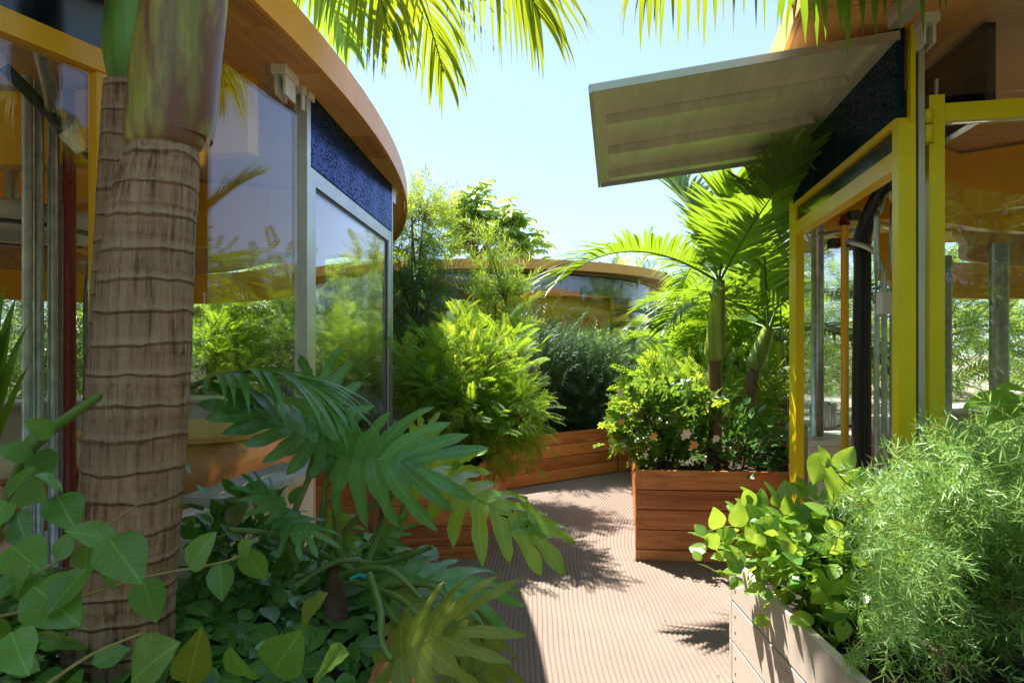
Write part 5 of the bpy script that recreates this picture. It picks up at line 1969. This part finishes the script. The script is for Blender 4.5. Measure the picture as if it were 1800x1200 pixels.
def philo_leaf(b, tip, up, W=0.75, nl=7, mat='philo', seed=0, droop=0.35, pet=None, cut=0.56, ruff=0.02, pr=0.009, lw=0.80, fan=0.9):
    b, tip = P(*b), P(*tip)
    L = np.linalg.norm(tip - b)
    tv, tf, uv = lobed(1.0, W, nl, cut, seed, droop, ruff=ruff, lw=lw, fan=fan)
    mb = MB()
    mb.add(inst(tv, b[None], (tip - b)[None], np.array([up], float), np.array([L]))[0], tf, uv=uv)
    o = mb.build('leaf', M[mat], ph, smooth=True)
    if pet is not None:
        pts = [P(*q) for q in pet] + [b]
        c = smooth_curve(pts, 7)
        MB().tube(c, np.linspace(pr * 1.25, pr * 0.8, len(c)), 8).build('petiole', M['stem_green'], ph, smooth=True)
    return o


philo_leaf((592, 802, 1.95), (728, 808, 1.84), (0.10, -0.92, 0.40), W=0.66, nl=7, seed=1, droop=0.30, pet=[(600, 1010, 2.0), (590, 900, 2.0)], pr=0.012)
philo_leaf((566, 790, 2.0), (556, 668, 2.1), (0.0, -0.95, 0.35), W=0.66, nl=6, seed=2, droop=0.15, pet=[(490, 965, 1.95), (530, 870, 1.98)], pr=0.010)
philo_leaf((578, 800, 1.98), (452, 690, 1.80), (-0.1, -0.7, 0.8), W=0.36, nl=8, seed=3, droop=0.55, pet=[(560, 960, 2.0)], cut=0.8)
philo_leaf((740, 832, 2.15), (955, 915, 1.92), (0.2, -0.6, 0.8), W=0.30, nl=8, mat='philo_young', seed=4, droop=0.25, pet=[(560, 985, 2.05), (640, 900, 2.1)], cut=0.75, pr=0.010, lw=0.6)
philo_leaf((730, 820, 2.45), (745, 752, 2.5), (0.1, -0.9, 0.5), W=0.75, nl=5, mat='philo_young', seed=5, droop=0.2, pet=[(660, 1000, 2.3), (705, 900, 2.4)], pr=0.007)
philo_leaf((735, 842, 2.45), (800, 812, 2.35), (0.0, -0.8, 0.6), W=0.55, nl=5, mat='philo_young', seed=15, droop=0.3, pet=[(680, 960, 2.3)], pr=0.006)
philo_leaf((742, 1052, 1.75), (868, 1165, 1.55), (0.5, -0.55, 0.65), W=0.62, nl=7, mat='philo_old', seed=6, droop=0.7, pet=[(600, 1010, 1.95), (680, 1000, 1.8)], ruff=0.035, pr=0.009)
philo_leaf((690, 1160, 1.35), (790, 1095, 1.30), (0.1, -0.6, 0.8), W=0.85, nl=6, mat='philo_old', seed=7, droop=0.25, pet=[(650, 1010, 1.7), (668, 1070, 1.45), (672, 1130, 1.38)], ruff=0.03, pr=0.008)
philo_leaf((700, 1010, 1.9), (820, 1010, 1.8), (0.2, -0.5, 0.85), W=0.6, nl=6, mat='philo', seed=8, droop=0.6, pet=[(620, 1020, 1.95)], pr=0.008)
philo_leaf((490, 905, 1.9), (540, 925, 1.82), (0.1, -0.5, 0.85), W=0.6, nl=5, mat='philo', seed=9, droop=0.4, pet=[(520, 1000, 1.95)], pr=0.007)
philo_leaf((500, 900, 1.9), (455, 858, 1.85), (-0.1, -0.6, 0.8), W=0.6, nl=5, mat='philo', seed=10, droop=0.3, pet=[(520, 990, 1.95)], pr=0.006)
philo_leaf((590, 905, 2.15), (600, 960, 2.05), (0.1, -0.9, 0.3), W=0.6, nl=6, mat='philo_young', seed=11, droop=0.3, pet=[(560, 1000, 2.1), (575, 880, 2.15)], pr=0.006)
philo_leaf((660, 960, 2.1), (700, 925, 2.1), (0.1, -0.8, 0.5), W=0.6, nl=5, mat='philo', seed=12, droop=0.3, pet=[(640, 1010, 2.1)], pr=0.006)
philo_leaf((800, 1070, 1.7), (850, 1130, 1.6), (0.7, -0.5, 0.5), W=0.7, nl=6, mat='philo_old', seed=13, droop=0.9, pet=[(690, 1030, 1.85), (760, 1030, 1.75)], ruff=0.04, pr=0.007)
philo_leaf((780, 1010, 1.9), (845, 1060, 1.75), (0.5, -0.4, 0.7), W=0.65, nl=6, mat='philo_old', seed=14, droop=0.9, pet=[(690, 1010, 1.95)], ruff=0.04, pr=0.007)
for pts in ([(520, 1030, 1.9), (600, 985, 1.95), (700, 1000, 2.0), (790, 1015, 2.0)], [(560, 980, 2.0), (480, 940, 1.9), (400, 930, 1.8)], [(600, 1000, 2.0), (690, 985, 1.9), (760, 960, 1.8)], [(640, 1000, 2.0), (680, 900, 2.1), (720, 800, 2.2)], [(620, 1020, 1.9), (700, 1050, 1.7), (740, 1090, 1.6)], [(540, 960, 2.0), (640, 1015, 1.9), (700, 1100, 1.6)]):
    c = smooth_curve([P(*q) for q in pts], 7)
    MB().tube(c, np.linspace(0.010, 0.007, len(c)), 8).build('petiole', M['stem_green'], ph, smooth=True)
MB().tube([P(590, 1090, 2.0), P(588, 1040, 2.0), P(585, 990, 2.0)], [0.04, 0.035, 0.02], 12).build('stem', M['twig'], ph, smooth=True)
MB().tube([P(618, 1016, 1.82), P(632, 1010, 1.8), P(648, 1014, 1.8)], 0.006, 6).build('plant_tie', M['tie'], ph, smooth=True)

# palm leaf pieces behind the trunk, arching right over the sill
yp = thing('young_palm', 'young palm leaf with narrow drooping leaflets arching from behind the big trunk', 'palm', tuple(P(300, 900, 1.9)))
add_frond(yp, 'philo', base=tuple(P(300, 700, 1.95)), d0=aim(P(300, 700, 1.95), P(420, 630, 1.85)), L=0.62, droop=1.0, nl=14, ll=0.34, lw=0.013, vee=0.0, hang=0.7, seed=90, start=0.25, sweep=0.8)
MB().tube([P(300, 900, 2.0), P(296, 800, 1.98), P(300, 700, 1.95)], 0.008, 6).build('stem', M['stem_green'], yp, smooth=True)

lfp = thing('fan_palm', 'upright fan of long pointed leaves cut by the left picture edge', 'palm', tuple(P(-60, 900, 1.5)))
for k, (tx, ty, w) in enumerate(((2, 500, .05), (22, 520, .045), (40, 570, .045), (-30, 480, .05), (46, 640, .03), (10, 560, .04))):
    a, b = P(-40 + k * 4, 820, 1.5 + 0.02 * k), P(tx, ty, 1.45)
    L = np.linalg.norm(b - a)
    tv, tf = ovate(7, w, 0.02, 0.03)
    q = MB()
    q.add(inst(tv, a[None], (b - a)[None], np.array([[0.2 * math.sin(k * 2), -1, 0.2]]), np.array([L]))[0], tf)
    q.build('leaf', M['palm_leaf'], lfp, smooth=True)
MB().tube([P(-50, 1000, 1.5), P(-45, 900, 1.5), P(-38, 815, 1.5)], 0.02, 8).build('stem', M['stem_green'], lfp, smooth=True)

# arrow stem leaf crossing the trunk foot
ar = thing('leaning_shoot', 'leaning green shoot with a long blade left of the big trunk', 'plant', tuple(P(30, 990, 1.35)))
c = smooth_curve([P(-30, 1040, 1.35), P(20, 850, 1.35), P(80, 765, 1.35), P(180, 692, 1.35)], 8)
MB().tube(c, np.interp(np.linspace(0, 1, len(c)), [0, .3, .75, .96, 1], [0.008, 0.009, 0.012, 0.010, 0.002]), 8).build('stem', M['stem_green'], ar, smooth=True)
for (bx, by, tx, ty) in ((95, 765, 60, 745), (70, 790, 75, 830), (60, 800, 10, 790), (30, 860, 60, 870)):
    a, b = P(bx, by, 1.34), P(tx, ty, 1.30)
    q = MB()
    q.add(inst(T_OV_W[0], a[None], (b - a)[None], np.array([[0.2, -1, 0.6]]), np.array([np.linalg.norm(b - a) * 1.3]))[0], T_OV_W[1])
    q.build('leaf', M['cover'], ar, smooth=True)


# ---- ground cover in the near left planter
def cover_bed(label, poly_fn, n, zfun, size, mat, singles, tmpl, name='ground_cover', cat='ground cover', tilt=0.8, base=(0, 0, 0), mat2=None, frac2=0.2, view=True, stems=60):
    t = thing(name, label, cat, base)
    xy = poly_fn(n)
    z = zfun(xy[:, 0], xy[:, 1])
    lay = RNG.random(n) ** 0.6
    pos = np.column_stack([xy, 0.60 + (z - 0.60) * lay])
    yd = norm(rand_dirs(n, -0.35, 0.35) + (0, -0.25, 0))
    up = norm(rand_dirs(n) * tilt * 0.7 + (0, -0.45, 1.0))
    sc = size * RNG.uniform(0.55, 1.35, n) * (0.8 + 0.3 * lay)
    if mat2:
        h = (RNG.random(n) < frac2) & (lay > 0.7)
        build_leaves(t, tmpl, pos[h], yd[h], up[h], sc[h], M[mat2])
        k = ~h
        pos, yd, up, sc = pos[k], yd[k], up[k], sc[k]
    build_leaves(t, tmpl, pos, yd, up, sc, M[mat], singles=singles)
    st = MB()
    for i in RNG.choice(len(pos), min(stems, len(pos)), replace=False):
        p = pos[i]
        b = np.array([p[0] + random.uniform(-.1, .1), p[1] + random.uniform(-.1, .1), 0.57])
        st.tube([b, (b + p) / 2 + RNG.uniform(-.03, .03, 3), p], 0.0025, 4, cap=False)
    st.build('runner', M['stem_green'], t, smooth=True)
    return t


def near_left(n):
    x = RNG.uniform(-1.55, -0.36, n)
    y = RNG.uniform(0.95, 2.6, n)
    k = ~((x < -1.18) & (y > 1.9))
    x, y = x[k], y[k]
    m_ = (x > -0.55) & (RNG.random(len(x)) < 0.45)      # thinner by the rim
    return np.column_stack([x[~m_], y[~m_]])


def zf(x, y):
    return 0.68 + 0.10 * np.sin(x * 5 + 1) * np.cos(y * 4) + np.clip(-x - 0.7, 0, 1) * 0.22 + np.clip(1.5 - y, 0, 1) * 0.04


def cover_bed2(label, n, size, mat, singles, tmpl, **kw):
    xy = near_left(n)
    return cover_bed(label, lambda q: xy, len(xy), zf, size, mat, singles, tmpl, base=(-0.8, 1.6, 0.56), **kw)


cover_bed2('dense dark vine leaves covering the soil around the big palm trunk', 2600, 0.085, 'cover', 290, T_OV_W, mat2='cover_light', frac2=0.10)
# nearer large leaves on long runners
vn = thing('climbing_vine', 'long pale vine runners with round leaves crossing the lower left corner', 'vine', tuple(P(0, 1150, 1.0)))
def runner(pts, r=0.0028, leaves=8, size=0.06, seed=0, mat='cover_light', stem='stem_tan', parent=None):
    rng = np.random.default_rng(seed)
    c = smooth_curve([P(*q) for q in pts], 8)
    MB().tube(c, np.linspace(r, r * 0.6, len(c)), 6).build('runner', M[stem], parent or vn, smooth=True)
    for k in range(leaves):
        i = int((k + 0.7) / leaves * (len(c) - 1))
        i = min(i, len(c) - 1)
        s = 1 if k % 2 else -1
        d = norm(np.array([rng.uniform(-.3, .6), rng.uniform(-.4, .2), s * 0.7 + rng.uniform(-.3, .3)]))
        q = MB()
        q.add(inst(T_VEIN[0], c[i][None], d[None], np.array([[rng.uniform(-.4, .4), -1, 0.5]]), np.array([size * rng.uniform(.6, 1.2)]))[0], T_VEIN[1], uv=T_VEIN[0])
        q.build('leaf', M[mat], parent or vn, smooth=True)
runner([(-40, 1090, 0.95), (100, 1060, 1.0), (250, 1015, 1.05), (400, 985, 1.1), (435, 960, 1.12)], leaves=9, size=0.065, seed=1)
runner([(-30, 1075, 0.9), (60, 1010, 0.95), (160, 950, 1.0)], leaves=5, size=0.07, seed=2)
runner([(70, 1210, 0.85), (160, 1150, 0.9), (250, 1112, 0.95)], leaves=0, seed=3)
runner([(180, 930, 1.2), (215, 905, 1.2), (245, 885, 1.2)], leaves=0, seed=4)
for k, (bx, by, tx, ty, d, m_) in enumerate(((190, 945, 245, 1015, 0.95, 'cover_light'), (205, 950, 120, 925, 1.0, 'cover_light'), (150, 1000, 75, 1075, 0.9, 'cover_light'), (60, 1030, 130, 1090, 0.9, 'cover_light'), (20, 960, 70, 1000, 1.0, 'cover'),
                                             (50, 1000, -10, 1050, 0.95, 'cover_light'), (60, 820, 5, 870, 1.2, 'cover'), (100, 870, 130, 925, 1.2, 'cover'), (30, 900, 40, 960, 1.1, 'cover'), (10, 880, -20, 930, 1.1, 'cover'),
                                             (140, 1130, 60, 1100, 0.95, 'philo_old'), (230, 1200, 290, 1130, 0.85, 'cover_light'), (60, 760, 30, 800, 1.3, 'cover'), (330, 1200, 350, 1120, 0.9, 'philo_old'), (20, 1110, 40, 1180, 0.85, 'cover'), (110, 860, 70, 830, 1.2, 'cover'),
                                             (530, 1100, 560, 1040, 1.2, 'philo_old'), (480, 1180, 520, 1120, 1.0, 'cover_light'), (440, 1190, 395, 1150, 1.0, 'cover_light'), (560, 1180, 600, 1140, 1.05, 'cover_light'), (500, 1150, 455, 1130, 1.1, 'cover_light'))):
    a, b = P(bx, by, d), P(tx, ty, d - 0.05)
    tv, tf = veined(18, 0.36 if 'old' not in m_ else 0.24, 0.05, 0.16, ruff=0.02)
    q = MB()
    q.add(inst(tv, a[None], (b - a)[None], np.array([[0.5 * math.sin(k * 3), -0.8, 0.9 + 0.4 * math.cos(k * 5)]]), np.array([np.linalg.norm(b - a) * 1.0]))[0], tf, uv=tv)
    q.build('leaf', M[m_], vn, smooth=True)

t = shrub('leafy dark green jasmine sprays in front of the grey sill', (-0.95, 2.2, 0.56), P(430, 955, 2.1), (0.15, 0.15, 0.13), 'cover', T_OV, n_clump=26, per=6, size=0.075, spread=0.1, stems=5, stem_mat='stem_green', stem_r=0.005)

# ------------------------------------------------------------------ foreground right
def in_right(n, x0, x1, y0, y1):
    return np.column_stack([RNG.uniform(x0, x1, n), RNG.uniform(y0, y1, n)])


t = shrub('bright leafy jasmine vine spilling over the corner of the pale front right planter', (1.1, 2.05, 0.68), P(1440, 975, 2.0) + (0, 0, 0), (0.24, 0.22, 0.09), 'jasmine', T_OV_W,
          n_clump=120, per=6, size=0.060, spread=0.12, stems=7, stem_mat='stem_green', stem_r=0.004, shell=0.25, singles=140, name='jasmine_vine', cat='vine', mat2='cover_light')
runs = [[(1420, 1010, 1.9), (1340, 950, 1.95), (1290, 925, 2.0), (1240, 935, 2.0)], [(1480, 1100, 1.6), (1530, 960, 1.7), (1475, 860, 1.8), (1440, 790, 1.85)], [(1560, 1050, 1.6), (1540, 900, 1.7), (1490, 850, 1.7), (1460, 815, 1.7)], [(1430, 1030, 1.9), (1400, 930, 2.0), (1360, 930, 2.0), (1320, 940, 2.0)]]
for k, r_ in enumerate(runs):
    runner(r_, leaves=9, size=0.085, seed=10 + k, mat='jasmine', stem='stem_green', parent=t)
shrub('', (1.15, 1.75, 0.68), P(1560, 1000, 1.75), (0.26, 0.24, 0.14), 'jasmine', T_OV_W, n_clump=70, per=6, size=0.065, spread=0.12, stems=5, stem_mat='stem_green', stem_r=0.004, t=t)

# asparagus shrub: wiry strands with needle tufts
asp = thing('asparagus_shrub', 'wiry pale green needle shrub filling the front right planter', 'shrub', (1.35, 1.6, 0.68))
sb = MB()
pos, yd, up = [], [], []
rng = np.random.default_rng(77)
roots = [P(1720, 1080, 1.75), P(1640, 1110, 1.6), P(1790, 1060, 1.6), P(1850, 1000, 1.9), P(1700, 1000, 2.1)]
for k in range(215):
    b = roots[k % 5] + rng.uniform(-.08, .08, 3) * (1, 1, 0.3)
    b[2] = max(b[2], 0.69)
    tx = rng.uniform(1480, 1900)
    ty = rng.uniform(800, 1170) if tx < 1600 else rng.uniform(730, 1180)
    if k % 4 == 0:
        tx, ty = rng.uniform(1580, 1900), rng.uniform(715, 860)
    d_ = rng.uniform(1.15, 2.15)
    ty = max(ty, 735 + (1800 - tx) * 0.42)
    e = P(tx, ty, d_)
    e[2] = max(e[2], 0.74)
    m_ = (b + e) / 2 + np.array([0, 0, 0.05 + 0.08 * rng.random()])
    c = smooth_curve([b, m_, e], 9)
    sb.tube(c, np.linspace(0.0022, 0.0009, len(c)), 4, cap=False)
    tt = norm(np.gradient(c, axis=0))
    for i in range(5, len(c)):
        for q in range(2):
            pos.append(c[i] + rng.uniform(-.008, .008, 3))
            dv = norm(tt[i] * 0.8 + rng.normal(0, .75, 3))
            yd.append(dv)
            up.append(rng.normal(0, .5, 3) + (0, 0, 1))
sb.build('stem', M['stem_tan'], asp, smooth=True)
pos, yd, up = np.array(pos), np.array(yd), np.array(up)
sc = rng.uniform(0.055, 0.105, len(pos))
build_leaves(asp, T_SPRIG_A, pos, yd, up, sc, M['asparagus'])
for pts in ([(1790, 1110, 1.5), (1700, 1060, 1.6), (1620, 1010, 1.75)], [(1700, 1180, 1.35), (1600, 1120, 1.5), (1540, 1090, 1.6)], [(1660, 1190, 1.3), (1665, 1130, 1.4), (1720, 1080, 1.5)]):
    c = smooth_curve([P(*q) for q in pts], 6)
    MB().tube(c, np.linspace(0.012, 0.006, len(c)), 7).build('branch', M['twig'], asp, smooth=True)
# lily-like leaves at the right edge
ll = thing('broad_leaf_shoot', 'shoot with long pointed lime leaves above the needle shrub at the right edge', 'plant', tuple(P(1790, 760, 1.3)))
for k, (bx, by, tx, ty) in enumerate(((1800, 700, 1700, 702), (1810, 690, 1760, 672), (1790, 720, 1850, 680), (1800, 715, 1740, 735))):
    a, b = P(bx, by, 1.3), P(tx, ty, 1.25)
    q = MB()
    tv, tf = ovate(6, 0.17, 0.05, 0.15)
    q.add(inst(tv, a[None], (b - a)[None], np.array([[0, -0.6, 1]]), np.array([np.linalg.norm(b - a)]))[0], tf)
    q.build('leaf', M['jasmine'], ll, smooth=True)
MB().tube([P(1830, 1000, 1.4), P(1825, 850, 1.35), P(1802, 700, 1.3)], 0.004, 6).build('stem', M['stem_green'], ll, smooth=True)
# leaf litter on soil of front right planter
lit = MB()
n = 260
xy = in_right(n, 0.84, 1.6, 0.9, 2.2)
lit.add_many(inst(T_OV_L[0], np.column_stack([xy, np.full(n, 0.70)]), rand_dirs(n, -.1, .1), rand_dirs(n) * .3 + (0, 0, 1), RNG.uniform(0.02, 0.05, n)), T_OV_L[1])
lit.build('leaf_litter', M['twig'], kind='stuff', smooth=True)
# debris on path
lit = MB()
n = 90
xy = in_right(n, -0.2, 1.0, 2.6, 7.6)
lit.add_many(inst(T_OV_L[0], np.column_stack([xy, np.full(n, 0.008)]), rand_dirs(n, -.1, .1), rand_dirs(n) * .2 + (0, 0, 1), RNG.uniform(0.008, 0.02, n)), T_OV_L[1])
lit.build('path_litter', M['twig'], kind='stuff')
